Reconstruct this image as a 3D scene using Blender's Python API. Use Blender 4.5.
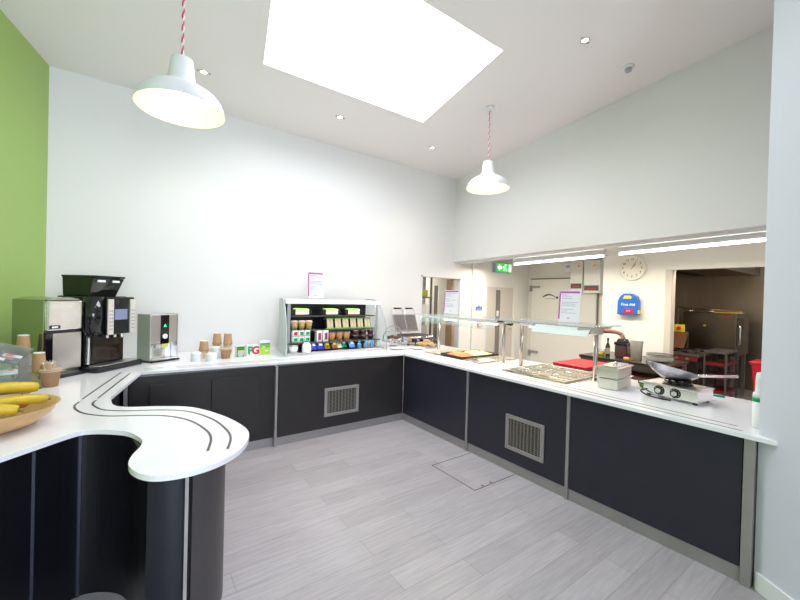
import bpy, bmesh, math, random
from mathutils import Vector, Matrix
from mathutils.geometry import tessellate_polygon
PI = math.pi
for o in list(bpy.data.objects): bpy.data.objects.remove(o)
S = bpy.context.scene
COL = S.collection
random.seed(4)

# ------------------------------------------------------------------ camera
cam_d = bpy.data.cameras.new('camera'); cam = bpy.data.objects.new('camera', cam_d); COL.objects.link(cam)
yaw, pitch, roll = -.623, -.0091, .0269
F = Vector((-math.sin(yaw)*math.cos(pitch), math.cos(yaw)*math.cos(pitch), math.sin(pitch)))
R = Vector((math.cos(yaw), math.sin(yaw), 0)); U = R.cross(F)
R, U = R*math.cos(roll)+U*math.sin(roll), -R*math.sin(roll)+U*math.cos(roll)
M4 = Matrix((R, U, -F)).transposed().to_4x4(); M4.translation = Vector((-2.9984, -4.0463, 1.6693))
cam.matrix_world = M4
cam_d.sensor_width = 36; cam_d.lens = 372.45/800*36; cam_d.clip_start = .05
S.camera = cam

# ------------------------------------------------------------------ world, daylight, exposure
w = bpy.data.worlds.new('daylight'); S.world = w; w.use_nodes = True
w.node_tree.nodes['Background'].inputs[0].default_value = (.86, .93, 1, 1)
w.node_tree.nodes['Background'].inputs[1].default_value = 2.2
S.view_settings.view_transform = 'Standard'; S.view_settings.look = 'None'
S.view_settings.gamma = 1; S.view_settings.use_curve_mapping = False
S.view_settings.exposure = 0.17

def area(name, loc, size, sizey, power, col, rot=(0, 0, 0)):
    l = bpy.data.lights.new(name, 'AREA'); l.shape = 'RECTANGLE'; l.size = size; l.size_y = sizey
    l.energy = power; l.color = col
    o = bpy.data.objects.new(name, l); o.location = loc; o.rotation_euler = rot; COL.objects.link(o)
    return o
# sky over the roof light, and an added fill light behind the camera
area('skylight_daylight', (-.95, -1.05, 4.62), 2.5, 2.4, 158, (.965, .97, 1), (math.radians(-6), 0, 0))
area('rear_fill_light', (-2.2, -7.9, 1.9), 4.4, 2.4, 290, (.78, .85, 1), (math.radians(97), 0, 0))
# fluorescent tubes and food lamps carry their light here and at their own builders
area('kitchen_tube_light', (2.62, -1.0, 2.29), .10, 4.0, 66, (1, .91, .77))
area('corridor_light', (2.0, 2.2, 2.35), .5, .3, 22, (1, .94, .84))
area('cookline_light', (4.15, -2.3, 2.50), .6, .8, 26, (1, .86, .70))

# ------------------------------------------------------------------ materials
MATS = {}
def mat(name, col, rough=.5, metal=0, emit=0, ecol=None, spec=.5, coat=0, bump=0, bscale=40, var=0, vscale=6):
    if name in MATS: return MATS[name]
    m = bpy.data.materials.new(name); m.use_nodes = True; nt = m.node_tree; b = nt.nodes['Principled BSDF']
    c = (*col, 1)
    b.inputs['Base Color'].default_value = c
    b.inputs['Roughness'].default_value = rough; b.inputs['Metallic'].default_value = metal
    b.inputs['Specular IOR Level'].default_value = spec; b.inputs['Coat Weight'].default_value = coat
    if emit:
        b.inputs['Emission Color'].default_value = (*(ecol or col), 1); b.inputs['Emission Strength'].default_value = emit
    tc = nt.nodes.new('ShaderNodeTexCoord'); nz = nt.nodes.new('ShaderNodeTexNoise')
    nt.links.new(tc.outputs['Object'], nz.inputs['Vector']); nz.inputs['Scale'].default_value = vscale
    if var:
        mx = nt.nodes.new('ShaderNodeMix'); mx.data_type = 'RGBA'
        mx.inputs[6].default_value = (*[max(0, x*(1-var)) for x in col], 1); mx.inputs[7].default_value = (*[min(1, x*(1+var)) for x in col], 1)
        nt.links.new(nz.outputs['Fac'], mx.inputs[0]); nt.links.new(mx.outputs[2], b.inputs['Base Color'])
    if bump:
        n2 = nt.nodes.new('ShaderNodeTexNoise'); n2.inputs['Scale'].default_value = bscale
        nt.links.new(tc.outputs['Object'], n2.inputs['Vector'])
        bp = nt.nodes.new('ShaderNodeBump'); bp.inputs['Strength'].default_value = bump; bp.inputs['Distance'].default_value = .01
        nt.links.new(n2.outputs['Fac'], bp.inputs['Height']); nt.links.new(bp.outputs['Normal'], b.inputs['Normal'])
    MATS[name] = m; return m
def glass(name, tint=(.96, .98, .975), refl=.10, fog=0.0):
    if name in MATS: return MATS[name]
    m = bpy.data.materials.new(name); m.use_nodes = True; nt = m.node_tree; nt.nodes.clear()
    out = nt.nodes.new('ShaderNodeOutputMaterial'); tr = nt.nodes.new('ShaderNodeBsdfTransparent'); tr.inputs[0].default_value = (*tint, 1)
    gl = nt.nodes.new('ShaderNodeBsdfGlossy'); gl.inputs['Roughness'].default_value = .03
    lw = nt.nodes.new('ShaderNodeLayerWeight'); lw.inputs[0].default_value = refl
    mx = nt.nodes.new('ShaderNodeMixShader'); nt.links.new(lw.outputs['Fresnel'], mx.inputs[0])
    nt.links.new(tr.outputs[0], mx.inputs[1]); nt.links.new(gl.outputs[0], mx.inputs[2])
    last = mx
    if fog:
        df = nt.nodes.new('ShaderNodeBsdfDiffuse'); df.inputs[0].default_value = (.88, .93, .95, 1)
        m2 = nt.nodes.new('ShaderNodeMixShader'); m2.inputs[0].default_value = fog
        nt.links.new(mx.outputs[0], m2.inputs[1]); nt.links.new(df.outputs[0], m2.inputs[2]); last = m2
    nt.links.new(last.outputs[0], out.inputs[0]); MATS[name] = m; return m

WHITE = mat('white_paint', (.80, .795, .795), .55, bump=.05, bscale=60)
CEIL = mat('ceiling_paint', (.88, .84, .83), .6, bump=.04, bscale=50)
GREEN = mat('green_paint', (.35, .52, .13), .32, bump=.03, bscale=50)
BLUEW = mat('white_paint_blue_cast', (.68, .71, .82), .5, bump=.05, bscale=60)  # blue cast of the daylight put into this wall's white
CREAM = mat('cream_paint', (.82, .80, .75), .5, bump=.03)
TRIMW = mat('white_gloss', (.80, .83, .86), .25)
LAM = mat('charcoal_laminate', (.021, .020, .034), .42, spec=.42, bump=.03, bscale=200, var=.15)
LAMB = mat('charcoal_laminate_warm', (.024, .021, .023), .40, spec=.4, var=.15)
LAMD = mat('shaded_laminate', (.006, .006, .009), .35, spec=.3)  # same charcoal laminate, shade away from the skylight put into the colour
LAMC = mat('brown_grey_laminate', (.055, .048, .052), .4)
STEEL = mat('brushed_steel', (.60, .59, .58), .30, 1, bump=.04, bscale=120)
STEELB = mat('bright_steel', (.78, .78, .78), .16, 1, var=.1, vscale=12)
STEELM = mat('satin_alu', (.38, .36, .37), .42, .6, var=.1)
DSTEEL = mat('cookline_steel', (.38, .32, .27), .38, 1, var=.25, vscale=2)
BLACK = mat('black_plastic', (.012, .012, .014), .25, bump=.01)
BLACKG = mat('gloss_black', (.006, .006, .008), .06, spec=.6)
QUARTZ = mat('white_quartz', (.86, .86, .91), .12, spec=.5, var=.03, vscale=60)
SLOT = mat('slot_steel', (.12, .115, .10), .4, .5)
CARD = mat('kraft_card', (.42, .25, .13), .7, var=.1, vscale=30)
CARDL = mat('kraft_card_light', (.62, .47, .33), .7)
WHITEP = mat('white_plastic', (.84, .86, .88), .35)
PAPER = mat('paper', (.70, .69, .74), .6)
MAG = mat('magenta_print', (.42, .05, .38), .5)
GREYP = mat('grey_print', (.42, .42, .50), .6)
REDP = mat('red_plastic', (.62, .012, .03), .35)
GL = glass('clear_glass')
GLG = glass('green_edge_glass', (.90, .96, .94), .14, .13)
GLF = glass('frosted_plastic', (.95, .97, .97), .12, .07)
WOOD = mat('bamboo', (.62, .40, .19), .45, var=.25, vscale=14, bump=.05)
LAMPW = mat('lamp_enamel', (.74, .75, .80), .3)
LAMPI = mat('lamp_inner_glow', (.84, .74, .56), .5, emit=.12, ecol=(1, .88, .62))  # bulb light on the lining put in as faint emission
GLOW = mat('bulb_glow', (1, .9, .7), .5, emit=6, ecol=(1, .86, .62))
TUBE = mat('tube_glow', (1, 1, .95), .5, emit=7, ecol=(1, .95, .84))
FOODL = mat('food_lamp_glow', (1, .9, .7), .5, emit=3.5, ecol=(1, .70, .38))

# plank floor
def floor_mat():
    m = bpy.data.materials.new('grey_vinyl_planks'); m.use_nodes = True; nt = m.node_tree; b = nt.nodes['Principled BSDF']
    N = nt.nodes.new; L = nt.links.new
    tc = N('ShaderNodeTexCoord')
    br = N('ShaderNodeTexBrick'); br.offset = .37; br.inputs['Scale'].default_value = 1
    br.inputs['Brick Width'].default_value = 1.25; br.inputs['Row Height'].default_value = .17
    br.inputs['Mortar Size'].default_value = .0025; br.inputs['Mortar Smooth'].default_value = 0
    br.inputs['Color1'].default_value = (.375, .348, .372, 1); br.inputs['Color2'].default_value = (.46, .432, .462, 1)
    br.inputs['Mortar'].default_value = (.33, .305, .32, 1)
    L(tc.outputs['Object'], br.inputs['Vector'])
    mp = N('ShaderNodeMapping'); mp.inputs['Scale'].default_value = (2.2, 26, 1); L(tc.outputs['Object'], mp.inputs[0])
    nz = N('ShaderNodeTexNoise'); nz.inputs['Scale'].default_value = 1.6; nz.inputs['Detail'].default_value = 8; nz.inputs['Roughness'].default_value = .7
    L(mp.outputs[0], nz.inputs['Vector'])
    cr = N('ShaderNodeValToRGB'); cr.color_ramp.elements[0].position = .3; cr.color_ramp.elements[0].color = (.80, .80, .81, 1)
    cr.color_ramp.elements[1].position = .72; cr.color_ramp.elements[1].color = (1.12, 1.12, 1.12, 1); L(nz.outputs['Fac'], cr.inputs[0])
    mx = N('ShaderNodeMix'); mx.data_type = 'RGBA'; mx.blend_type = 'MULTIPLY'; mx.inputs[0].default_value = 1
    L(br.outputs['Color'], mx.inputs[6]); L(cr.outputs['Color'], mx.inputs[7])
    L(mx.outputs[2], b.inputs['Base Color']); b.inputs['Roughness'].default_value = .34; b.inputs['Specular IOR Level'].default_value = .45
    bp = N('ShaderNodeBump'); bp.inputs['Strength'].default_value = .15; bp.inputs['Distance'].default_value = .004
    L(nz.outputs['Fac'], bp.inputs['Height']); L(bp.outputs['Normal'], b.inputs['Normal'])
    return m
FLOOR = floor_mat()

# ------------------------------------------------------------------ mesh builder
class MB:
    def __init__(s): s.v = []; s.f = []; s.m = []; s.mats = []; s.sm = []; s.X = Matrix.Identity(4)
    def mi(s, m):
        if m not in s.mats: s.mats.append(m)
        return s.mats.index(m)
    def add(s, vs, fs, m, smooth=False):
        n = len(s.v); s.v += [tuple(s.X @ Vector(v)) for v in vs]; k = s.mi(m)
        for f in fs: s.f.append([i+n for i in f]); s.m.append(k); s.sm.append(smooth)
        return s
    def box(s, x0, y0, z0, x1, y1, z1, m):
        v = [(x, y, z) for z in (z0, z1) for y in (y0, y1) for x in (x0, x1)]
        return s.add(v, [(0, 2, 3, 1), (4, 5, 7, 6), (0, 1, 5, 4), (2, 6, 7, 3), (0, 4, 6, 2), (1, 3, 7, 5)], m)
    def prism(s, pts, z0, z1, m, holes=(), smooth=False):
        loops = [list(pts)]+[list(h) for h in holes]
        flat = [p for l in loops for p in l]; n = len(flat)
        tris = tessellate_polygon([[Vector((p[0], p[1], 0)) for p in l] for l in loops])
        vs = [(p[0], p[1], z0) for p in flat]+[(p[0], p[1], z1) for p in flat]
        fs = []
        for t in tris:
            a, b, c = [Vector((flat[i][0], flat[i][1])) for i in t]
            up = (b-a).x*(c-a).y-(b-a).y*(c-a).x > 0
            t = list(t) if up else list(t)[::-1]
            fs.append([i+n for i in t]); fs.append(t[::-1])
        k = 0; sides = []
        for li, l in enumerate(loops):
            ar = sum(l[i][0]*l[(i+1) % len(l)][1]-l[(i+1) % len(l)][0]*l[i][1] for i in range(len(l)))
            for i in range(len(l)):
                a, b = k+i, k+(i+1) % len(l)
                q = [a, b, b+n, a+n]
                if (ar < 0) != (li > 0): q = q[::-1]
                sides.append(q)
            k += len(l)
        s.add(vs, fs, m); N0 = len(s.v)-2*n; km = s.mi(m)
        for q in sides: s.f.append([i+N0 for i in q]); s.m.append(km); s.sm.append(smooth)
        return s
    def lathe(s, prof, c, m, n=32, cap0=True, cap1=True, axis=None, sx=1, sy=1):
        A = Matrix.Identity(3)
        if axis is not None: A = Vector((0, 0, 1)).rotation_difference(Vector(axis)).to_matrix()
        vs = []; fs = []; c = Vector(c)
        for r, z in prof:
            for i in range(n):
                t = 2*PI*i/n; vs.append(tuple(c+A @ Vector((r*math.cos(t)*sx, r*math.sin(t)*sy, z))))
        for j in range(len(prof)-1):
            for i in range(n):
                a = j*n+i; b = j*n+(i+1) % n; fs.append((a, b, b+n, a+n))
        s.add(vs, fs, m, True)
        o = len(s.v)-len(vs); k = s.mi(m)
        if cap0 and prof[0][0] > 1e-4: s.f.append([o+i for i in range(n)][::-1]); s.m.append(k); s.sm.append(False)
        if cap1 and prof[-1][0] > 1e-4: s.f.append([o+(len(prof)-1)*n+i for i in range(n)]); s.m.append(k); s.sm.append(False)
        return s
    def cyl(s, c, r, h, m, axis=None, n=24, r2=None):
        return s.lathe([(r, 0), (r if r2 is None else r2, h)], c, m, n, axis=axis)
    def tube(s, pts, r, m, n=10, closed=False):
        P = [Vector(p) for p in pts]; rs = r if isinstance(r, (list, tuple)) else [r]*len(P)
        vs = []; fs = []; up = None; N = len(P)
        for i, p in enumerate(P):
            if closed: d = P[(i+1) % N]-P[i-1]
            else: d = P[min(i+1, N-1)]-P[max(i-1, 0)]
            d.normalize()
            if up is None: up = d.orthogonal().normalized()
            else: up = (up-d*up.dot(d)); up = up.normalized() if up.length > 1e-6 else d.orthogonal().normalized()
            q = d.cross(up)
            for k in range(n):
                t = 2*PI*k/n; vs.append(tuple(p+(up*math.cos(t)+q*math.sin(t))*rs[i]))
        for i in range(N if closed else N-1):
            j = (i+1) % N
            for k in range(n):
                k2 = (k+1) % n; fs.append((i*n+k, i*n+k2, j*n+k2, j*n+k))
        s.add(vs, fs, m, True)
        if not closed:
            o = len(s.v)-len(vs); km = s.mi(m)
            s.f.append([o+k for k in range(n)][::-1]); s.m.append(km); s.sm.append(False)
            s.f.append([o+(N-1)*n+k for k in range(n)]); s.m.append(km); s.sm.append(False)
        return s
    def slab(s, pts, th, m):
        """closed polygon of 3D points given thickness th along its normal"""
        P = [Vector(p) for p in pts]; nrm = (P[1]-P[0]).cross(P[2]-P[0]).normalized()*th; n = len(P)
        vs = [tuple(p) for p in P]+[tuple(p+nrm) for p in P]
        fs = [list(range(n))[::-1], [i+n for i in range(n)]]+[(i, (i+1) % n, (i+1) % n+n, i+n) for i in range(n)]
        return s.add(vs, fs, m)
    def build(s, name, parent=None, loc=None, bevel=0, seg=2):
        me = bpy.data.meshes.new(name)
        L = Vector(loc) if loc is not None else Vector((0, 0, 0))
        if loc is None and parent is not None and parent.get('_base'): L = Vector(parent['_base'])
        me.from_pydata([tuple(Vector(v)-L) for v in s.v], [], s.f)
        for mm in s.mats: me.materials.append(mm)
        me.polygons.foreach_set('material_index', s.m); me.polygons.foreach_set('use_smooth', s.sm)
        me.update()
        o = bpy.data.objects.new(name, me); COL.objects.link(o)
        if parent is None: o.location = L
        else: o.parent = parent
        if bevel:
            b = o.modifiers.new('bevel', 'BEVEL'); b.width = bevel; b.segments = seg; b.limit_method = 'ANGLE'; b.angle_limit = .6
        return o
def tag(o, label, cat, group=None, kind=None):
    o['label'] = label; o['category'] = cat
    if group: o['group'] = group
    if kind: o['kind'] = kind
    return o
def thing(name, label, cat, base=(0, 0, 0), group=None):
    o = bpy.data.objects.new(name, None); COL.objects.link(o); o.location = base; o.empty_display_size = .05
    tag(o, label, cat, group); return o
# every part mesh is built in world numbers and then shifted to its thing's base
def part(mb, name, root, bevel=0, parent=None, label=None):
    B = Vector(root.location)
    o = mb.build(name, None, loc=B, bevel=bevel); o.location = (0, 0, 0); o.parent = parent or root
    if label: o['label'] = label
    return o
def struct(mb, name, bevel=0, parent=None):
    o = mb.build(name, bevel=bevel)
    if parent is None: o['kind'] = 'structure'
    else: o.parent = parent
    return o
def copy_tree(o, parent=None):
    c = o.copy(); COL.objects.link(c); c.parent = parent
    for ch in list(o.children): copy_tree(ch, c)
    return c
def frame(o, ang): return Matrix.Translation(Vector(o)) @ Matrix.Rotation(ang, 4, 'Z')
def smooth_path(P, n=6, closed=False):
    out = []; N = len(P)
    rng = range(N) if closed else range(N-1)
    for i in rng:
        if closed: a, b, c, d = [Vector(P[(i+k) % N]) for k in (-1, 0, 1, 2)]
        else: a, b, c, d = Vector(P[max(i-1, 0)]), Vector(P[i]), Vector(P[i+1]), Vector(P[min(i+2, N-1)])
        for k in range(n):
            t = k/n
            out.append(tuple(.5*((2*b)+(c-a)*t+(2*a-5*b+4*c-d)*t*t+(3*b-a-3*c+d)*t**3)))
    if not closed: out.append(tuple(P[-1]))
    return out
def text_mesh(txt, size, m, name, root, X, parent=None, bold=0):
    cu = bpy.data.curves.new(name, 'FONT'); cu.body = txt; cu.size = size; cu.align_x = 'CENTER'; cu.align_y = 'CENTER'; cu.extrude = .0012; cu.offset = bold
    o = bpy.data.objects.new('tmp', cu); COL.objects.link(o); bpy.context.view_layer.update()
    me = bpy.data.meshes.new_from_object(o.evaluated_get(bpy.context.evaluated_depsgraph_get()))
    bpy.data.objects.remove(o)
    B = Matrix.Translation(-Vector(root.location)) if root else Matrix.Identity(4)
    me.transform(B @ X); me.materials.clear(); me.materials.append(m)
    t = bpy.data.objects.new(name, me); COL.objects.link(t); t.parent = parent or root
    return t
def face_frame(o, right, up=(0, 0, 1)):
    """matrix with local x = right, y = up, z = outward"""
    r = Vector(right).normalized(); u = Vector(up).normalized(); n = r.cross(u)
    M = Matrix((r, u, n)).transposed().to_4x4(); M.translation = Vector(o); return M

# ================================================================== THE SETTING
YW = 1.27; XS = 2.09
def cz(y, x=0): return 4.109+.0024*x-.1055*y
m = MB(); m.box(-7.2, -8.2, -.1, 8.2, 4.2, 0, FLOOR); struct(m, 'floor')
# green wall line
G0 = Vector((-3.738, YW)); GD = Vector((-.31, -.951))
G1 = G0+GD*9.6
# ceiling with skylight hole
SK = [(-1.911, .062), (.252, .042), (.097, -1.458), (-2.215, -1.458)]
out = [(-7, -8), (2.3, -8), (2.3, YW), (-7, YW)]
flat = [Vector((*p, 0)) for p in out]+[Vector((*p, 0)) for p in SK]
tris = tessellate_polygon([flat[:4], flat[4:]])
vs = [(p.x, p.y, cz(p.y, p.x)) for p in flat]; n = len(vs); vs += [(x, y, z+.06) for x, y, z in vs]
m = MB(); m.add(vs, [list(t) for t in tris]+[[i+n for i in t] for t in tris], CEIL)
for i in range(4): m.add([vs[4+i], vs[4+(i+1) % 4], vs[n+4+(i+1) % 4], vs[n+4+i]], [(0, 1, 2, 3)], TRIMW)
struct(m, 'ceiling')
# roof light upstand above the hole
m = MB()
for i in range(4):
    a, b = SK[i], SK[(i+1) % 4]
    c = Vector((-.95, -.7)); ao = tuple(c+(Vector(a)-c)*1.04); bo = tuple(c+(Vector(b)-c)*1.04)
    za, zb = cz(a[1])+.06, cz(b[1])+.06
    m.add([(*a, za), (*b, zb), (*b, zb+.06), (*a, za+.06), (*ao, za), (*bo, zb), (*bo, zb+.06), (*ao, za+.06)],
          [(0, 3, 2, 1), (4, 5, 6, 7), (3, 7, 6, 2), (0, 1, 5, 4)], TRIMW)
struct(m, 'window_1')
# back wall with doorway
m = MB()
m.box(-4.1, YW, 0, 1.28, YW+.14, 4.1, WHITE); m.box(1.28, YW, 2.08, XS, YW+.14, 4.1, WHITE)
m.box(XS, YW, 2.08, 2.30, YW+.14, 2.62, CREAM)
m.box(2.30, YW, 0, 3.03, YW+.14, 2.62, CREAM)
m.box(3.03, YW, 1.96, 4.02, YW+.14, 2.62, CREAM); m.box(4.02, YW, 0, 4.6, YW+.14, 2.62, CREAM)
struct(m, 'wall_back')
m = MB(); m.box(2.60, YW-.05, .0, 2.97, YW, 2.55, CREAM); struct(m, 'wall_pier')
# green wall
N2 = Vector((GD.y, -GD.x))  # points into the wall side? (-x)
m = MB(); a = G0-GD*.2; b = G1; nn = N2 if N2.x < 0 else -N2
m.prism([tuple(a), tuple(b), tuple(b+nn*.15), tuple(a+nn*.15)], 0, 5.1, GREEN); struct(m, 'wall_left')
# serving soffit wall
m = MB()
m.add([(XS, YW, 2.375), (XS, -3.75, 2.49), (XS, -3.75, 5), (XS, YW, 4.2), (XS+.14, YW, 2.375), (XS+.14, -3.75, 2.49), (XS+.14, -3.75, 5), (XS+.14, YW, 4.2)],
      [(0, 1, 2, 3), (7, 6, 5, 4), (0, 4, 5, 1), (3, 2, 6, 7), (0, 3, 7, 4), (1, 5, 6, 2)], WHITE)
struct(m, 'wall_right')
m = MB(); m.add([(XS+.14, YW-.02, 2.34), (XS+.14, -3.7, 2.455), (XS+.14, -3.7, 2.53), (XS+.14, YW-.02, 2.42),
                 (XS+.2, YW-.02, 2.34), (XS+.2, -3.7, 2.455), (XS+.2, -3.7, 2.53), (XS+.2, YW-.02, 2.42)],
                [(0, 1, 2, 3), (7, 6, 5, 4), (0, 4, 5, 1), (3, 2, 6, 7), (0, 3, 7, 4), (1, 5, 6, 2)], TRIMW); struct(m, 'trim_1')
# near wall at the right: corner by the counter end, running back past the camera, with a return to the soffit
C0 = (.03, -3.512); C1 = (-2.02, -6.4)
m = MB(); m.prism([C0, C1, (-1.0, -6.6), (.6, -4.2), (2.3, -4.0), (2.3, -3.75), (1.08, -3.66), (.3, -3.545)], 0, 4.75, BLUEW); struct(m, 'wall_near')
d = Vector((C1[0]-C0[0], C1[1]-C0[1])).normalized(); nb = Vector((d.y, -d.x)); nb = nb if nb.x < 0 else -nb
e0 = Vector(C0)+d*.02; e1 = Vector(C1)
m = MB(); m.prism([tuple(e0), tuple(e0+nb*.016), tuple(e1+nb*.016), tuple(e1)], 0, .11, TRIMW); struct(m, 'baseboard_near', .004)
# unseen wall behind the camera, with openings made for the added fill light
m = MB(); m.box(-7, -8.15, 0, 2.3, -8.0, .6, WHITE); m.box(-7, -8.15, 3.2, 2.3, -8.0, 5.1, WHITE)
m.box(-7, -8.15, .6, -5.2, -8.0, 3.2, WHITE); m.box(.4, -8.15, .6, 2.3, -8.0, 3.2, WHITE); m.box(-2.5, -8.15, .6, -2.3, -8.0, 3.2, WHITE)
struct(m, 'wall_rear')
m = MB(); m.box(2.16, -8.15, 0, 2.3, -4.0, 5.1, WHITE); struct(m, 'wall_side')

# kitchen beyond the counter
m = MB(); m.box(XS+.14, -3.75, 2.56, 4.8, YW, 2.62, CREAM); m.box(3.6, -3.75, 2.56, 7.6, -.43, 2.62, CREAM); struct(m, 'ceiling_kitchen')
m = MB(); m.box(4.5, -.5, 0, 4.6, YW+.1, 2.6, CREAM); struct(m, 'wall_coldroom')
m = MB(); m.box(3.6, -1.86, 0, 3.72, -.86, 2.58, CREAM); m.box(3.6, -3.9, 2.185, 3.72, -1.86, 2.58, CREAM)
m.box(3.72, -.98, 0, 4.5, -.86, 2.58, CREAM); struct(m, 'wall_clock')
m = MB(); m.box(3.585, -1.875, 0, 3.735, -1.79, 2.19, mat('jamb_paint', (.62, .57, .49), .5)); struct(m, 'trim_2', .003)
m = MB(); m.box(7.0, -4.2, 0, 7.1, -.86, 2.6, DSTEEL); m.box(3.72, -.98, 0, 7.0, -.90, 2.6, DSTEEL); m.box(2.3, -4.3, 0, 7.1, -4.2, 2.6, CREAM)
struct(m, 'wall_cookline')
# corridor behind the doorway
m = MB(); m.box(.4, 3.6, 0, 4.2, 3.7, 2.6, CREAM); m.box(.4, 1.41, 0, .5, 3.6, 2.6, CREAM); m.box(3.6, 1.41, 0, 3.7, 3.6, 2.6, CREAM); struct(m, 'wall_corridor')
m = MB(); m.box(.4, 1.41, 2.5, 3.7, 3.7, 2.56, CREAM); struct(m, 'ceiling_corridor')
# doorway lining
m = MB(); m.box(1.28, YW-.012, 0, 1.31, YW+.15, 2.08, TRIMW); m.box(2.27, YW-.012, 0, 2.30, YW+.15, 2.08, TRIMW); m.box(1.28, YW-.012, 2.05, 2.30, YW+.15, 2.08, CREAM)
struct(m, 'trim_3')
# white flush door with slit window, standing in the corridor
def slit_door(name, x0, x1, y, z1, ws, wz, m0):
    root = bpy.data.objects.new(name, None); COL.objects.link(root); root.location = (x0, y, 0); root['kind'] = 'structure'
    m = MB(); a, b = ws
    m.box(x0, y, 0, a, y+.045, z1, m0); m.box(b, y, 0, x1, y+.045, z1, m0); m.box(a, y, 0, b, y+.045, wz[0], m0); m.box(a, y, wz[1], b, y+.045, z1, m0)
    part(m, 'door_leaf', root)
    part(MB().box(a, y+.015, wz[0], b, y+.03, wz[1], mat('wired_glass', (.22, .20, .17), .15)), 'vision_panel', root)
    m = MB(); t = .055
    m.box(x0-t, y-.015, 0, x0, y+.05, z1+t, TRIMW if m0 is not CREAM else CREAM); m.box(x1, y-.015, 0, x1+t, y+.05, z1+t, CREAM); m.box(x0, y-.015, z1, x1, y+.05, z1+t, CREAM)
    part(m, 'door_frame', root)
    return root
DLEAF = mat('door_paint', (.66, .61, .55), .5)
D1 = slit_door('door_1', 2.56, 3.38, 2.55, 2.2, (2.72, 2.85), (.3, 1.95), CREAM)
D2 = slit_door('door_2', 3.10, 3.98, YW+.03, 1.93, (3.40, 3.56), (.25, 1.87), DLEAF)
part(MB().box(3.43, YW+.022, 1.30, 3.50, YW+.032, 1.42, WHITEP), 'notice', D2)
for dd, x, y in ((D1, 2.64, 2.55), (D2, 3.88, YW+.03)):
    m = MB(); m.tube([(x, y, 1.02), (x, y-.05, 1.02), (x+(.1 if dd is D1 else -.1), y-.05, 1.02)], .009, STEELB); part(m, 'door_handle', dd)
m = MB(); m.box(2.40, 1.42, 0, 2.46, 1.6, 2.04, WOOD)
root = bpy.data.objects.new('door_3', None); COL.objects.link(root); root.location = (2.2, YW+.05, 0); root['kind'] = 'structure'
m = MB(); m.box(2.13, 1.32, 0, 2.175, 1.5, 2.04, mat('oak_edge', (.34, .22, .12), .5, var=.2)); part(m, 'door_leaf', root)
m = MB()
for z in (.3, 1.15, 1.8): m.box(2.115, 1.31, z, 2.13, 1.36, z+.09, STEELM)
part(m, 'hinge', root)
# cold room door
root = bpy.data.objects.new('door_4', None); COL.objects.link(root); root.location = (4.5, 0, 0); root['kind'] = 'structure'
part(MB().box(4.44, -.33, .1, 4.5, 1.155, 2.14, CREAM), 'door_leaf', root, .006)
m = MB(); gsk = mat('door_gasket', (.20, .18, .15), .6); m.box(4.475, -.36, 2.14, 4.5, 1.185, 2.165, gsk); m.box(4.475, 1.155, .1, 4.5, 1.18, 2.14, gsk); m.box(4.475, -.355, .1, 4.5, -.33, 2.14, gsk); part(m, 'gasket', root)
m = MB()
for z in (1.97, .5): m.box(4.41, .93, z-.022, 4.44, 1.13, z+.022, STEELM); m.box(4.40, 1.12, z-.1, 4.44, 1.17, z+.03, STEELM)
part(m, 'hinge', root)
m = MB(); arc = [(4.436, .84-.30*t, 1.70+.10*math.sin(PI*(.15+.7*t))-.0) for t in [i/10 for i in range(11)]]
m.tube(arc, [.004+.012*(1-abs(i/10-.3)) for i in range(11)], mat('logo_black', (.04, .04, .05), .5), n=6)
m.cyl((4.436, .50, 1.74), .025, .006, MATS['logo_black'], axis=(-1, 0, 0))
for i in range(8): m.box(4.434, .78-.032*i-.02, 1.70, 4.4395, .78-.032*i, 1.722, GREYP)
part(m, 'maker_logo', root)
part(MB().box(4.40, -.22, 1.96, 4.44, .06, 2.0, STEELM), 'latch', root)

# ================================================================== LIGHTS ON THE CEILING
def pendant(x, y, z, r, label, ceil_rose=True):
    t = thing('pendant_lamp', label, 'pendant lamp', (x, y, z), 'white industrial pendant lamps')
    k = r/.275
    prof = [(.276, 0), (.275, .010), (.268, .035), (.250, .075), (.218, .113), (.172, .142), (.125, .158), (.108, .170), (.106, .182), (.094, .188), (.086, .20), (.070, .33), (.066, .35), (.03, .36), (.0001, .36)]
    m = MB(); m.lathe([(a*k, b*k) for a, b in prof], (x, y, z), LAMPW, 48, cap0=False); part(m, 'lamp_shade', t)
    m = MB(); m.lathe([(.273*k, .001), (.255*k, .035*k), (.225*k, .072*k), (.17*k, .115*k), (.10*k, .15*k), (.0001, .152*k)], (x, y, z), LAMPI, 48, cap0=False); part(m, 'shade_lining', t, label='warm white glowing inner lining')
    m = MB(); m.lathe([(.0001, .04), (.03, .05), (.05, .08), (.045, .11), (.02, .15)], (x, y, z), GLOW, 20); part(m, 'bulb', t)
    zc = cz(y, x); m = MB()
    for ph, mm in ((0, mat('cord_red', (.55, .05, .12), .6)), (PI, mat('cord_white', (.7, .66, .68), .6))):
        n = int((zc-z-.36*k)/.012); m.tube([(x+.0055*math.cos(ph+i*.9), y+.0055*math.sin(ph+i*.9), z+.355*k+i*(zc-z-.36*k)/n) for i in range(n+1)], .0052, mm, n=6)
    part(m, 'cord', t, label='twisted red and white flex')
    m = MB(); m.lathe([(.02, -.05), (.045, -.045), (.055, -.012), (.055, .0)], (x, y, zc), LAMPW, 24); part(m, 'ceiling_rose', t)
    l = bpy.data.lights.new('pendant_glow', 'POINT'); l.energy = 3; l.color = (1, .82, .58); l.shadow_soft_size = .06
    o = bpy.data.objects.new('pendant_glow', l); COL.objects.link(o); o.parent = t; o.location = (0, 0, -.02)
    return t
pendant(-2.745, -1.04, 2.915, .275, 'large white enamel pendant lamp hanging nearest, before the green wall corner')
pendant(.767, -.711, 3.115, .275, 'white enamel pendant lamp hanging further off, between roof light and serving hatch')
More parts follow.
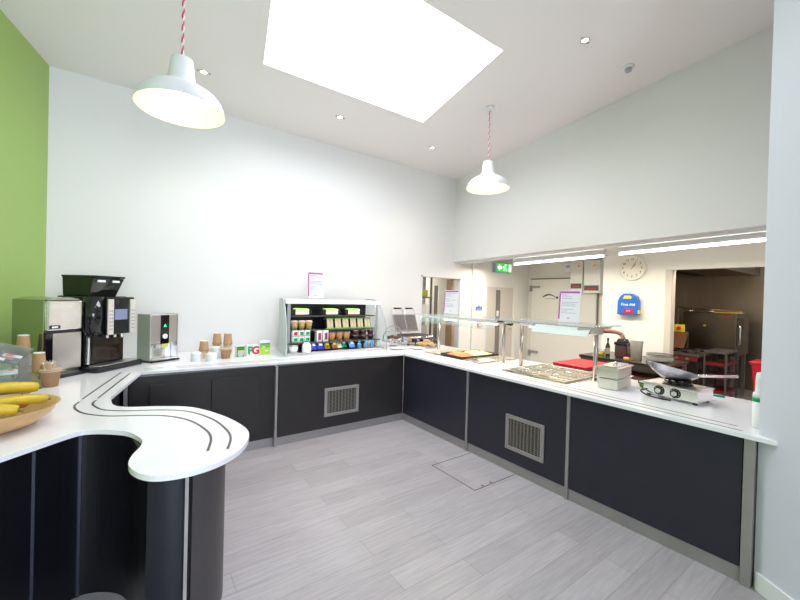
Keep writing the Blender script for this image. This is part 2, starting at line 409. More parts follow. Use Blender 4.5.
def ceiling_n(y): return Vector((0, -.105, -1)).normalized()
first = None
for x, y, lb in ((-2.41, .53, 'small recessed ceiling spotlight just behind the large pendant lamp'), (-.78, .53, 'small recessed ceiling spotlight near the roof light and the back wall'),
              (.84, .53, 'small recessed ceiling spotlight nearest the far room corner'), (.69, -2.01, 'brightest recessed ceiling spotlight, right of the roof light')):
    if first is None:
        z = cz(y, x); t = thing('ceiling_spotlight', lb, 'spotlight', (x, y, z), 'recessed ceiling spotlights')
        m = MB(); m.lathe([(.030, -.002), (.034, -.008), (.045, -.006), (.047, .002)], (x, y, z), STEELB, 24, cap0=False, axis=ceiling_n(y)*-1); part(m, 'bezel', t)
        m = MB(); m.lathe([(.0001, -.004), (.030, -.003)], (x, y, z), GLOW, 20, axis=ceiling_n(y)*-1); part(m, 'lens', t)
        for s in (-1, 1): part(MB().box(x+s*.058-.006, y-.01, z-.008, x+s*.058+.006, y+.01, z+.004, STEELM), 'clip', t)
        first = t
    else:
        t = copy_tree(first); t.location = (x, y, cz(y, x)); t['label'] = lb
    l = bpy.data.lights.new('spot', 'SPOT'); l.energy = 16; l.spot_size = 1.6; l.spot_blend = .8; l.color = (1, .85, .65); l.shadow_soft_size = .03
    o = bpy.data.objects.new('spot_light', l); COL.objects.link(o); o.location = (0, 0, -.03); o.parent = t
x, y = 1.504, -2.071; z = cz(y, x)
t = thing('smoke_detector', 'small round white smoke detector on the sloping ceiling', 'smoke detector', (x, y, z))
m = MB(); m.lathe([(.062, 0), (.062, -.018), (.05, -.024)][::-1], (x, y, z), WHITEP, 28, axis=(0, .105, 1)); part(m, 'base', t)
m = MB(); m.lathe([(.012, -.062), (.03, -.055), (.036, -.035), (.036, -.02)], (x, y, z), GREYP, 20, axis=(0, .105, 1)); part(m, 'sensor_head', t, label='grey vented head')

# ================================================================== COUNTER
ZT, ZB = .908, .882
def P2(L): return [tuple(p) for p in L]
S_in = [(-3.11, -.735), (-3.103, -.86), (-3.083, -.985), (-3.01, -1.075), (-2.84, -1.155), (-2.67, -1.28), (-2.545, -1.53), (-2.478, -1.78), (-2.475, -1.96), (-2.55, -2.125), (-2.66, -2.225), (-2.779, -2.262), (-2.893, -2.245), (-2.962, -2.18), (-3.0, -2.07), (-2.99, -1.96), (-2.952, -1.84), (-2.952, -1.74), (-3.005, -1.60), (-3.075, -1.525), (-3.145, -1.475), (-3.213, -1.458), (-3.285, -1.51)]
curve = smooth_path(S_in, 5)
topout = [(-2.922, .125)]+[p[:2] for p in curve]+[(-3.463, -1.68), (-4.05, -2.22), (-4.86, -2.22)]
gback = lambda y: G0.x+GD.x/GD.y*(y-YW)
outline = [(-.035, -3.60), (-.035, -.035)]+topout[0:]  # goes left then back
outline[-1] = (gback(-2.22)+.0, -2.22)
outline += [(gback(YW)+.0, YW), (1.06, YW), (1.06, -3.60)]
wells = [(.30, 1.03, -.06, -1.07), (.23, .93, -1.47, -2.19)]
holes = [[(a+.012, c-.012), (b-.012, c-.012), (b-.012, d+.012), (a+.012, d+.012)] for a, b, c, d in wells]
wt = thing('worktop', 'white quartz worktop running round the room and ending in a rounded tongue', 'worktop', (-.5, .6, ZB))
m = MB(); m.prism(outline, ZB, ZT, QUARTZ, holes); part(m, 'surface', wt, .006)
def strip(L, wd, name='tray_rail'):
    L = smooth_path([(x, y, 0) for x, y in L], 5) if len(L) > 2 else [(x, y, 0) for x, y in L]
    m = MB(); n = len(L); vs = []
    for i, p in enumerate(L):
        d = (Vector(L[min(i+1, n-1)])-Vector(L[max(i-1, 0)])).normalized(); q = Vector((-d.y, d.x, 0))*wd/2
        for s in (1, -1):
            for z in (ZT-.004, ZT+.0016): a = Vector(p)+q*s; vs.append((a.x, a.y, z))
    fs = []
    for i in range(n-1):
        a = i*4; b = a+4; fs += [(a+1, a+3, b+3, b+1), (a, a+1, b+1, b), (a+2, b+2, b+3, a+3)]
    m.add(vs, fs, SLOT); part(m, name, wt, label='dark inlaid strip')
g1 = [(-3.188, -.80), (-3.20, -.87), (-3.185, -.957), (-3.125, -1.085), (-2.989, -1.185), (-2.844, -1.25), (-2.70, -1.37), (-2.60, -1.60), (-2.565, -1.82), (-2.57, -1.97), (-2.612, -2.11)]
g2 = [(-3.275, -.79), (-3.29, -.87), (-3.278, -.97), (-3.222, -1.11), (-3.105, -1.235), (-2.96, -1.31), (-2.822, -1.40), (-2.715, -1.56), (-2.66, -1.77), (-2.655, -1.92), (-2.695, -2.085)]
strip(g1, .012); strip(g2, .012); strip([(-3.005, .114), (-3.181, -.743)], .012); strip([(-3.07, .19), (-3.267, -.722)], .012)
strip([(.09, -1.7), (.03, -3.44)], .008); strip([(.17, -1.7), (.12, -3.40)], .008)
strip([(-2.9, .21), (-.05, .10)], .007); strip([(-2.9, .29), (-.05, .17)], .007)
for w_ in (0,): pass

def grille(x0, x1, z0, z1, root, along='x', off=0.0):
    """louvred air grille: frame + slats; along x on the plane y=off, or along y on the plane x=off"""
    def bx(m, a, b, c, d, t0, t1, mm):
        if along == 'x': m.box(a, off-t1, c, b, off-t0, d, mm)
        else: m.box(off-t1, -b, c, off-t0, -a, d, mm)
    m = MB(); t = .038
    bx(m, x0, x1, z0, z0+t, .0, .014, STEELM); bx(m, x0, x1, z1-t, z1, 0, .014, STEELM); bx(m, x0, x0+t, z0+t, z1-t, 0, .014, STEELM); bx(m, x1-t, x1, z0+t, z1-t, 0, .014, STEELM)
    g = part(m, 'grille_frame', root, .003, label='pale aluminium air grille frame')
    m = MB(); bx(m, x0+t, x1-t, z0+t, z1-t, .0, .002, BLACK)
    n = 9; dx = (x1-x0-2*t)/n; gm = mat('grille_slat', (.22, .20, .185), .45, .5)
    for i in range(n):
        a = x0+t+dx*(i+.5); bx(m, a-.006, a+.006, z0+t, z1-t, .002, .010, gm)
    k = 16; dz = (z1-z0-2*t)/k
    for i in range(1, k): a = z0+t+dz*i; bx(m, x0+t, x1-t, a-.003, a+.003, .003, .008, gm)
    s = part(m, 'slats', root); s.parent = g
PT = .135  # plinth top
# back run
def back_unit(x0, x1, label, mm):
    t = thing('counter_cabinet', label, 'cabinet', (x0, .3, 0), 'dark counter cabinets under the white worktop')
    part(MB().box(x0+.002, .10, 0, x1-.002, 1.20, .880, LAMD), 'carcass', t)
    y = .0 if x0 > -1.75 else .03
    part(MB().box(x0+.002, y+.012, .0, x1-.002, .10, PT-.04, STEELM), 'plinth', t, label='brushed steel plinth')
    return t, y
t, y = back_unit(-1.70, -.0, 'back counter cabinet with a flat dark front and an air grille', LAMB)
part(MB().box(-1.69, .0, .095, -.002, .10, .880, LAMB), 'front_panel', t, .002)
grille(-1.149, -.692, .23, .567, t, 'x', 0.0)
t, y = back_unit(-3.02, -1.725, 'back counter cabinet with two dark framed doors, left of the grille', LAMB)
part(MB().box(-3.01, .035, .095, -1.73, .10, .880, LAMB), 'face_frame', t)
for a, b in ((-2.86, -2.352), (-2.346, -1.88)):
    m = MB(); m.box(a, .020, .17, b, .034, .80, LAMB); part(m, 'door', t, .004)
m = MB(); m.box(-1.725, -.012, 0, -1.70, .1, .880, STEELM); tag(m.build('joint_strip', loc=(-1.712, .05, 0), bevel=.002), 'slim vertical steel strip between the grille cabinet and the two-door cabinet', 'trim strip', 'vertical steel joint strips')
m = MB(); m.box(-3.05, .01, 0, -3.02, .1, .880, STEELM); tag(m.build('joint_strip', loc=(-3.03, .05, 0), bevel=.002), 'slim vertical steel strip at the left end of the back run', 'trim strip', 'vertical steel joint strips')
# right run
def right_unit(y0, y1, label):
    t = thing('counter_cabinet', label, 'cabinet', (.5, (y0+y1)/2, 0), 'dark counter cabinets under the white worktop')
    if y1 == 0 or True:
        part(MB().box(.03, y0+.002, 0, 1.0, y1-.002, .70, LAMD), 'carcass', t)
    part(MB().box(.008, y0+.001, .0, .03, y1-.001, .095, STEELM), 'plinth', t, label='brushed steel plinth')
    part(MB().box(.0, y0+.002, .095, .03, y1-.002, .880, LAM), 'front_panel', t, .002)
    return t
right_unit(-1.177, -.002, 'plain dark cabinet in the inner corner under the first heated servery')
t = right_unit(-2.337, -1.203, 'dark cabinet with an air grille below the second heated servery')
grille(1.715, 2.134, .22, .556, t, 'y', 0.0)
right_unit(-3.452, -2.363, 'plain dark cabinet below the gas hob at the counter end')
for y, lb in ((-1.19, 'vertical steel strip left of the grille on the right counter'), (-2.35, 'vertical steel strip right of the grille on the right counter')):
    m = MB(); m.box(-.010, y-.013, 0, .1, y+.013, .880, STEELM); tag(m.build('joint_strip', loc=(.05, y, 0), bevel=.002), lb, 'trim strip', 'vertical steel joint strips')
m = MB(); m.box(-.012, -3.505, 0, .3, -3.456, .880, STEELM); tag(m.build('end_post', loc=(.1, -3.47, 0), bevel=.002), 'wide steel end post where the right counter meets the near wall', 'trim strip')
# left run: diagonal cabinet and curved end cabinet
t = thing('corner_cabinet', 'dark diagonal corner cabinet below the coffee machines', 'cabinet', (-3.5, .2, 0))
gx = lambda y: gback(y)+.03
part(MB().prism([(-3.05, .11), (-3.20, -.68), (gx(-.68), -.68), (gx(1.2), 1.2), (-3.05, 1.2)], 0, .880, LAMD), 'carcass', t)
bc = Vector((-2.815, -1.89)); br = .228
circ = [(bc.x+br*math.cos(a), bc.y+br*math.sin(a)) for a in [math.radians(200+i*10) for i in range(4, 20)]]
inner = [(-2.70, -1.50), (-2.80, -1.32), (-2.93, -1.22), (-3.07, -1.14), (-3.16, -1.0), (-3.17, -.80), (-3.185, -.70)]
outer = [(-3.463, -1.64), (-3.33, -1.515), (-3.27, -1.462), (-3.213, -1.430), (-3.14, -1.445), (-3.06, -1.50), (-3.01, -1.57), (-2.985, -1.66), (-2.965, -1.78), (-2.955, -1.92)]
outer = [p[:2] for p in smooth_path([(a, b, 0) for a, b in outer], 5)]
body = [(gx(-2.18), -2.18), (-4.03, -2.18)]+outer+circ+inner+[(gx(-.70), -.70)]
t = thing('curved_cabinet', 'dark curved cabinet under the rounded tongue of the worktop', 'cabinet', (-3.1, -1.6, 0))
part(MB().prism(body, .0, .880, LAMD, smooth=False), 'carcass', t)
def arc_panel(a0, a1, r0, r1, z0, z1, mm, name, label=None):
    pa = [math.radians(a0+(a1-a0)*i/16) for i in range(17)]
    L = [(bc.x+r1*math.cos(a), bc.y+r1*math.sin(a)) for a in pa]+[(bc.x+r0*math.cos(a), bc.y+r0*math.sin(a)) for a in reversed(pa)]
    o = part(MB().prism(L, z0, z1, mm), name, t, label=label); return o
arc_panel(284, 372, br-.01, br+.006, .09, .880, LAMC, 'curved_panel', 'brown grey curved panel')
arc_panel(276, 279.5, br-.01, br+.012, .0, .880, STEELB, 'metal_strip', 'bright steel strip')
arc_panel(240, 274, br-.01, br+.005, .09, .880, mat('shaded_panel_laminate', (.008, .009, .016), .3), 'curved_panel')  # same laminate again, shade on this side of the curve in its colour
arc_panel(242, 372, br-.01, br+.002, .0, .09, STEELM, 'plinth')
for (x, y) in ((-3.213, -1.436), (-3.375, -1.560)):
    m = MB(); m.box(x-.008, y-.002, 0, x+.008, y+.02, .880, mat('dark_strip', (.035, .04, .06), .35, .6)); part(m, 'metal_strip', t, .002, label='dull dark metal strip')
# floor hatch
m = MB()
for a, b in (((-.55, -1.26), (-.01, -1.26)), ((-.55, -1.26), (-.55, -1.833)), ((-.55, -1.833), (-.01, -1.833))):
    m.box(min(a[0], b[0])-.004, min(a[1], b[1])-.004, 0, max(a[0], b[0])+.004, max(a[1], b[1])+.004, .0015, mat('hatch_edge', (.13, .10, .09), .5))
for x in (-.44, -.33): m.box(x, -1.82, 0, x+.02, -1.80, .002, MATS['hatch_edge'])
o = m.build('trim_4'); o['kind'] = 'structure'

# ================================================================== THINGS ON THE BACK WORKTOP
# --- automatic machine with steel front, in the green corner
A45 = PI/4
t = thing('drinks_machine', 'steel-fronted drinks machine in the corner against the green wall', 'coffee machine', (-3.57, .11, ZT))
gm = mat('satin_side_metal', (.40, .42, .36), .10, .95)
m = MB(); m.X = frame((-3.57, .10, ZT), A45)
m.box(.0, .02, .03, .300, .34, .655, gm); part(m, 'casing', t, .006)
m = MB(); m.X = frame((-3.57, .10, ZT), A45)
m.add([(0, 0, .655), (.300, 0, .655), (.300, .34, .655), (0, .34, .655)], [(3, 2, 1, 0)], gm)
n_ = 10
vs = [(.300*i/n_, y_, .655+.025*math.sin(PI*i/n_)) for y_ in (0, .34) for i in range(n_+1)]
m.add(vs, [(i, i+1, i+n_+2, i+n_+1) for i in range(n_)]+[list(range(n_+1))[::-1], list(range(n_+1, 2*n_+2))], gm, False)
part(m, 'domed_lid', t)
m = MB(); m.X = frame((-3.57, .10, ZT), A45); m.box(.008, -.012, .40, .292, .02, .65, STEELB); fp = part(m, 'upper_front', t, .01)
m = MB(); m.X = frame((-3.57, .10, ZT), A45); m.box(.02, -.018, .415, .10, -.010, .445, BLACK); m.box(.035, -.020, .423, .08, -.017, .437, WHITEP)
part(m, 'badge', t, parent=None).parent = fp
m = MB(); m.X = frame((-3.57, .10, ZT), A45); m.box(.055, -.006, .06, .290, .02, .375, STEEL); part(m, 'lower_front', t, .006)
m = MB(); m.X = frame((-3.57, .10, ZT), A45); m.box(.0, -.002, .03, .055, .02, .385, BLACKG); m.box(.0, -.004, .375, .300, .02, .398, BLACK); part(m, 'black_surround', t)
m = MB(); m.X = frame((-3.57, .10, ZT), A45); m.box(.0, -.05, .0, .300, .34, .032, BLACK); part(m, 'base_tray', t, .005)
# --- bean to cup machine
t = thing('coffee_machine', 'tall black coffee machine with bean hoppers and silver keypads', 'coffee machine', (-3.2, .5, ZT))
Xc = frame((-3.25, .197, ZT), math.atan2(.735, .68))
m = MB(); m.X = Xc; m.box(.02, .0, 0, .51, .16, .055, BLACK); m.box(.03, .16, 0, .47, .44, .055, BLACK); part(m, 'drip_base', t, .012)
m = MB(); m.X = Xc; m.box(.05, .015, .055, .46, .13, .062, STEEL); part(m, 'drip_grid', t)
m = MB(); m.X = Xc; m.box(.03, .15, .055, .44, .45, .39, BLACKG); m.box(.03, .12, .34, .44, .45, .69, BLACKG); part(m, 'housing', t, .012)
m = MB(); m.X = Xc; m.lathe([(.085, .34), (.085, .685)], (.10, .14, 0), BLACKG, 28); part(m, 'rounded_column', t)
m = MB(); m.X = Xc; m.box(.045, .135, .07, .062, .152, .31, STEELB); part(m, 'chrome_strip', t)
m = MB(); m.X = Xc; m.box(.10, .143, .09, .42, .149, .31, mat('bronze_panel', (.03, .018, .012), .08, .3)); part(m, 'back_panel', t)
m = MB(); m.X = Xc
for x_ in (.17, .25): m = MB(); m.X = Xc; m.cyl((x_, .07, .30), .016, .06, STEELB); part(m, 'spout', t)
m = MB(); m.X = Xc; m.cyl((.34, .08, .29), .02, .06, STEELB); part(m, 'spout', t)
m = MB(); m.X = Xc; m.box(.13, .03, .33, .43, .118, .685, BLACKG); mod = part(m, 'control_head', t, .01)
m = MB(); m.X = Xc; m.box(.205, .022, .47, .34, .031, .57, mat('display_blue', (.18, .21, .33), .3, emit=.25)); part(m, 'display', t).parent = mod
for a in (.13, .372):
    m = MB(); m.X = Xc; m.box(a, .018, .335, a+.058, .031, .665, mat('cream_silver', (.75, .70, .62), .3, .3)); kp = part(m, 'keypad', t, .003); kp.parent = mod
    m = MB(); m.X = Xc
    for i in range(6):
        for j in (0, 1): m.cyl((a+.018+.022*j, .019, .385+i*.034), .008, .004, GREYP, axis=(0, -1, 0), n=10)
    part(m, 'buttons', t).parent = kp
m = MB(); m.X = Xc
hx0, hx1 = .05, .36
m.add([(hx0+.0, .14, .69), (hx1-.03, .14, .69), (hx1-.03, .41, .69), (hx0+.0, .41, .69), (hx0, .10, .86), (hx1, .08, .86), (hx1, .42, .875), (hx0, .42, .875)],
      [(3, 2, 1, 0), (4, 5, 6, 7), (0, 1, 5, 4), (1, 2, 6, 5), (2, 3, 7, 6), (3, 0, 4, 7)], mat('smoked_hopper', (.02, .022, .018), .07, .35))
hp = part(m, 'bean_hopper', t, .006)
m = MB(); m.X = Xc; m.box(.046, .076, .862, .366, .425, .880, BLACKG); part(m, 'hopper_lid', t, .004).parent = hp
m = MB(); m.X = Xc
for a in (.09, .24):
    m = MB(); m.X = Xc; m.box(a, .084, .82, a+.07, .10, .84, WHITEP); part(m, 'label_plate', t).parent = hp
# --- water boiler
t = thing('water_boiler', 'small steel hot water boiler with black centre panel and green light', 'water boiler', (-2.75, .78, ZT))
Xw = frame((-2.839, .595, ZT), math.atan2(.48, .88))
m = MB(); m.X = Xw; m.box(0, .0, .20, .28, .22, .50, STEEL); m.box(0, .10, .02, .28, .22, .20, STEELB); part(m, 'casing', t, .004)
m = MB(); m.X = Xw; m.box(-.008, -.004, .0, .0, .22, .505, mat('grey_side', (.52, .55, .54), .3, .5)); part(m, 'side_panel', t)
m = MB(); m.X = Xw; m.box(.28, -.004, .0, .288, .22, .505, STEEL); part(m, 'side_panel', t)
m = MB(); m.X = Xw; m.box(.10, -.006, .19, .19, .002, .495, BLACKG); cp = part(m, 'centre_panel', t)
m = MB(); m.X = Xw; m.add([(.13, -.009, .37), (.16, -.009, .37), (.145, -.009, .40), (.13, -.006, .37), (.16, -.006, .37), (.145, -.006, .40)], [(0, 1, 2), (3, 5, 4), (0, 3, 4, 1), (1, 4, 5, 2), (2, 5, 3, 0)], mat('green_led', (.02, .8, .3), .4, emit=1.5)); part(m, 'indicator', t).parent = cp
m = MB(); m.X = Xw; m.cyl((.145, -.006, .27), .026, .008, WHITEP, axis=(0, -1, 0)); part(m, 'button', t).parent = cp
m = MB(); m.X = Xw; m.box(.11, -.010, .155, .18, -.002, .19, mat('yellow_label', (.65, .6, .05), .5)); m.tube([(.145, .05, .20), (.145, .03, .17), (.145, .03, .13)], .012, STEELB); part(m, 'tap', t)
m = MB(); m.X = Xw; m.box(-.01, -.03, 0, .30, .23, .018, BLACK); m.box(.01, -.02, .018, .28, .09, .024, STEEL); part(m, 'drip_tray', t, .004)
m = MB(); m.tube(smooth_path([(-2.90, .70, ZT+.012), (-2.93, .66, ZT+.01), (-2.93, .60, ZT+.012), (-2.95, .56, ZT+.05)], 5), .007, BLACK, n=8); tag(m.build('power_cable', loc=(-2.93, .8, ZT)), 'black power cable between the tall coffee machine and the water boiler', 'cable')

# --- cups, lids, tea
def cup_stack(x, y, h, label, grp, nest=.45):
    t = thing('paper_cup_stack', label, 'paper cups', (x, y, ZT), grp)
    rr = 1.1 if x > -3 else 1.0; n = 7; zt = ZT+h; prof = []
    hb = h*nest
    for i in range(n):
        z = ZT+.0005+hb*i/n; r = (.050-.0015*i)*rr
        prof += [(r+.002, z), (r+.002, z+.006), (r-.001, z+.007), (r-.001, z+hb/n-.001)]
    m = MB(); m.lathe(prof, (x, y, 0), CARDL, 28); part(m, 'nested_cups', t, label='pale nested cup rims')
    m = MB(); m.lathe([(.050*rr, ZT+hb), (.0505*rr, ZT+hb+.006), (.047*rr, ZT+hb+.01), (.036*rr, zt-.006), (.033*rr, zt-.006)], (x, y, 0), CARD, 28); part(m, 'top_cup', t)
    m = MB(); m.lathe([(.0365*rr, zt-.007), (.0355*rr, zt), (.032*rr, zt), (.031*rr, zt-.005)], (x, y, 0), WHITEP, 28); part(m, 'cup_base', t)
    return t
CUPG = 'upturned brown paper cup stacks by the tea boxes'
cup_stack(-2.325, .70, .20, 'shortest upturned brown cup stack, left behind the white lids', CUPG)
cup_stack(-2.135, 1.03, .25, 'tall upturned brown cup stack, middle one by the tea boxes', CUPG)
cup_stack(-2.02, .985, .25, 'tall upturned brown cup stack behind the open cup, beside the green tea carton', CUPG)
def lids(x, y, h, lb):
    t = thing('lid_stack', lb, 'cup lids', (x, y, ZT), 'stacks of white cup lids')
    prof = [(.052, ZT)]
    k = 6
    for i in range(k): z = ZT+(h-.02)*i/k; prof += [(.056, z), (.056, z+.005), (.052, z+.007), (.052, z+(h-.02)/k)]
    prof += [(.056, ZT+h-.02), (.055, ZT+h-.012), (.042, ZT+h-.002), (.04, ZT+h), (.0001, ZT+h-.003)]
    m = MB(); m.lathe(prof, (x, y, 0), WHITEP, 28); part(m, 'lids', t)
lids(-2.42, .54, .095, 'stack of white cup lids, leftmost, in front of the shortest brown cups')
lids(-2.285, .46, .09, 'stack of white cup lids standing nearest the worktop edge')
lids(-2.20, .72, .12, 'taller stack of white cup lids behind, left of the open brown cup')
def open_cup(x, y, h, r, label, what, group=None):
    t = thing('paper_cup', label, 'paper cup', (x, y, ZT), group)
    m = MB(); m.lathe([(r*.74, ZT), (r, ZT+h), (r+.004, ZT+h+.004), (r+.004, ZT+h), (r-.002, ZT+h-.004), (r*.70, ZT+.01), (.0001, ZT+.01)], (x, y, 0), CARD, 28, cap1=False); part(m, 'cup', t)
    m = MB(); m.lathe([(r+.000, ZT+h-.010), (r+.004, ZT+h-.008), (r+.004, ZT+h+.006), (r-.003, ZT+h+.004)], (x, y, 0), CARDL, 28); part(m, 'rim', t)
    for i in range(what):
        a = random.uniform(0, 2*PI); q = random.uniform(0, r*.7); b = random.uniform(-.25, .25); c = random.uniform(-.25, .25)
        m = MB(); m.box(-.003, -.0008, 0, .003, .0008, h*.62+.055+random.uniform(0, .012), CARDL)
        m2 = MB(); m2.X = Matrix.Translation((x+q*math.cos(a)*.6, y+q*math.sin(a)*.6, ZT+h*.45)) @ Matrix.Rotation(a, 4, 'Z') @ Matrix.Rotation(b, 4, 'X') @ Matrix.Rotation(c, 4, 'Y')
        m2.add(m.v, m.f, CARDL); o = m2.build('wooden_stirrer', loc=(x, y, ZT+h)); tag(o, 'pale wooden stirrer standing in '+label[:1].lower()+label[1:].replace('open ', ''), 'stirrer', 'stirrers in '+('the corner cup' if x < -3 else 'the cup by the tea'))
    return t
open_cup(-2.115, .585, .11, .060, 'open brown cup in front of the tall cup stacks', 5)
# tea cartons
def carton(x, y, w_, d_, h_, rot, label, name, cols):
    t = thing(name, label, 'tea box', (x, y, ZT)); X = frame((x, y, ZT), rot)
    m = MB(); m.X = X; m.box(-w_/2, 0, 0, w_/2, d_, h_, cols[0]); part(m, 'carton', t, .002)
    return t, X
teag = mat('tea_green', (.03, .22, .06), .4); limeg = mat('lime', (.45, .72, .03), .4); brgr = mat('bright_green', (.0, .36, .12), .4)
silv = mat('tea_silver', (.5, .52, .48), .4)
t, X = carton(-1.955, .585, .095, .07, .13, .05, 'small dark green and silver tea box left of the white one', 'tea_box', (WHITEP,))
m = MB(); m.X = X; m.box(-.044, -.0015, .075, .044, 0, .125, teag); m.box(-.03, -.003, .055, .04, -.0015, .08, mat('yell', (.8, .7, .05), .4)); m.lathe([(.036, -.003), (.036, 0)], (0, -.001, .04), silv, 20, axis=(0, 1, 0)); m.box(-.044, -.0012, .004, .044, 0, .075, teag); part(m, 'front_print', t)
t, X = carton(-1.815, .60, .135, .08, .135, .03, 'white tea box with big red and green letters', 'tea_box', (WHITEP,))
text_mesh('P', .125, brgr, 'letter', t, face_frame(X @ Vector((-.028, -.002, .065)), X.to_3x3() @ Vector((1, 0, 0))), bold=.006)
text_mesh('G', .125, REDP, 'letter', t, face_frame(X @ Vector((.033, -.003, .065)), X.to_3x3() @ Vector((1, 0, 0))), bold=.005)
t, X = carton(-1.655, .66, .125, .08, .165, .03, 'lime green tea carton beside the chilled display', 'tea_box', (WHITEP,))
m = MB(); m.X = X; m.box(-.06, -.0015, .004, .06, 0, .085, limeg); m.box(-.06, -.0015, .085, .06, 0, .115, mat('mid_green', (.12, .50, .06), .4)); m.box(-.06, -.0015, .115, .06, 0, .122, mat('orange_band', (.7, .35, .05), .4)); m.box(-.06, -.0015, .122, .06, 0, .142, brgr)
m.box(.0, -.003, .04, .04, -.0015, .055, WHITEP); m.box(-.035, -.003, .09, -.0, -.0015, .10, WHITEP); part(m, 'front_print', t)

# --- left end: cups, lids basket, fruit bowl
open_cup(-3.50, -.17, .125, .062, 'open brown cup of wooden stirrers near the coffee machines', 14)
CG2 = 'upturned cup stacks behind the basket'
cup_stack(-3.535, -.055, .165, 'lowest brown cup stack just behind the stirrer cup', CG2, .3)
cup_stack(-3.595, .03, .24, 'middle brown cup stack left of the stirrer cup', CG2, .35)
cup_stack(-3.70, .12, .375, 'tallest brown cup stack behind the box of lids', CG2, .55)
# clear plastic box with lids in
bx, by = -3.77, -.51
t = thing('plastic_box', 'clear plastic box with a slanting lid, holding tubs, beside the cups', 'container', (bx, by, ZT))
m = MB(); m.X = frame((bx, by, ZT), .0)
W_, D_ = .19, .19
for a in ((-W_, -D_, W_, -D_+.004), (-W_, D_-.004, W_, D_), (-W_, -D_, -W_+.004, D_), (W_-.004, -D_, W_, D_)): m.box(a[0], a[1], 0, a[2], a[3], .275, GLF)
m.box(-W_, -D_, 0, W_, D_, .004, GLF)
part(m, 'box_body', t)
m = MB(); m.X = frame((bx, by, ZT), .0)
for i in range(9): m.box(-W_-.003, -D_-.003, .03+i*.023, W_+.003, -D_, .035+i*.023, GLF); m.box(W_, -D_-.003, .03+i*.023, W_+.003, D_, .035+i*.023, GLF)
part(m, 'ribs', t)
m = MB(); m.X = frame((bx, by, ZT), .0) @ Matrix.Translation((0, 0, .345)) @ Matrix.Rotation(.30, 4, 'Y') @ Matrix.Rotation(.12, 4, 'X')
m.box(-W_-.012, -D_-.02, .0, W_+.012, D_+.01, .008, GLF); m.box(-W_+.03, -D_+.03, .008, W_-.03, D_-.03, .016, GLF); lid_ = part(m, 'lid', t)
m = MB(); X0 = frame((bx, by, ZT), .0) @ Matrix.Translation((0, 0, .345)) @ Matrix.Rotation(.30, 4, 'Y') @ Matrix.Rotation(.12, 4, 'X'); m.X = X0
m.box(.05, -.19, .008, .13, -.14, .0095, PAPER); m.box(.10, -.10, .008, .19, -.04, .0095, PAPER); part(m, 'price_labels', t).parent = lid_
STK = mat('red_sticker', (.9, .06, .05), .5)
for i, (dx, dy, zz, tx, lb) in enumerate(((.115, -.115, .0, .9, 'nearest the bowl'), (.115, .06, .0, .2, 'towards the cups'), (-.06, .02, .0, .3, 'furthest left'), (.112, -.05, .11, .5, 'highest, lying on the others'))):
    X = frame((bx, by, ZT+.006), .0) @ Matrix.Translation((dx, dy, zz))
    t2 = thing('lidded_tub', 'round clear tub inside the plastic box, '+lb, 'tub', tuple(X @ Vector((0, 0, 0))), 'clear tubs in the plastic box')
    m = MB(); m.X = X; m.lathe([(.045, 0), (.062, .07), (.066, .072)], (0, 0, 0), GLF, 24); part(m, 'tub', t2)
    m = MB(); m.X = X; m.lathe([(.068, .070), (.068, .078), (.05, .082), (.045, .092), (.0001, .094)], (0, 0, 0), WHITEP if i in (1, 3) else GLF, 24); tl = part(m, 'tub_lid', t2)
    m = MB(); m.X = X; m.cyl((.02, -.02, .093), .016, .002, STK, n=16); part(m, 'sticker', t2).parent = tl
m = MB(); m.X = X0
m.cyl((.075, -.165, .0095), .020, .002, STK, n=16); o = m.build('round_sticker', loc=tuple(X0 @ Vector((.075, -.165, .01)))); o.parent = None
tag(o, 'red round sticker on the left price label of the plastic box lid', 'sticker', 'red stickers on the box lid')
m = MB(); m.X = X0
m.cyl((.13, -.07, .0095), .020, .002, STK, n=16); o = m.build('round_sticker', loc=tuple(X0 @ Vector((.13, -.07, .01))))
tag(o, 'red round sticker on the right price label of the plastic box lid', 'sticker', 'red stickers on the box lid')
# fruit bowl
bx, by = -3.62, -1.21
t = thing('fruit_bowl', 'oval bamboo bowl of bananas and apples at the worktop edge', 'bowl', (bx, by, ZT))
prof = [(.13, 0), (.20, .022), (.26, .065), (.295, .115), (.30, .118), (.292, .118), (.255, .072), (.195, .032), (.12, .012), (.0001, .012)]
m = MB(); m.lathe(prof, (bx, by, ZT), WOOD, 56, cap1=False); part(m, 'bowl', t)
def banana(p0, p1, lift, r, lb, tipcol=0):
    t = thing('banana', lb, 'banana', p0, 'bananas in the bamboo bowl')
    P0, P1 = Vector(p0), Vector(p1); n = 16; L = []; RR = []
    side = (P1-P0).cross(Vector((0, 0, 1))).normalized()
    for i in range(n+1):
        u = i/n; L.append(P0.lerp(P1, u)+Vector((0, 0, lift*math.sin(PI*u)))+side*.02*math.sin(PI*u)); RR.append(r*min(1, .35+1.3*math.sin(PI*min(1, max(0, .06+.88*u)))**.6))
    m = MB(); m.tube(L, RR, mat('banana_yellow', (.62, .45, .03), .45, var=.2, vscale=18), n=8); part(m, 'fruit', t)
    d = (L[-1]-L[-2]).normalized(); m = MB(); m.tube([L[-1]-d*.004, L[-1]+d*.010, L[-1]+d*.020], [r*.42, r*.3, r*.34], mat('banana_stem', (.22, .17, .04), .5), n=8); part(m, 'stem', t)
    d = (L[0]-L[1]).normalized(); m = MB(); m.tube([L[0]-d*.002, L[0]+d*.008], [r*.35, r*.25], mat('banana_tip', (.06, .04, .02), .6), n=8); part(m, 'tip', t)
z0 = ZT+.09
banana((-3.86, -1.16, z0+.045), (-3.45, -1.00, z0+.075), .04, .031, 'top banana, pointing right across the bowl')
banana((-3.80, -1.30, z0+.045), (-3.47, -1.34, z0+.03), .022, .028, 'lowest front banana, running down to the left')
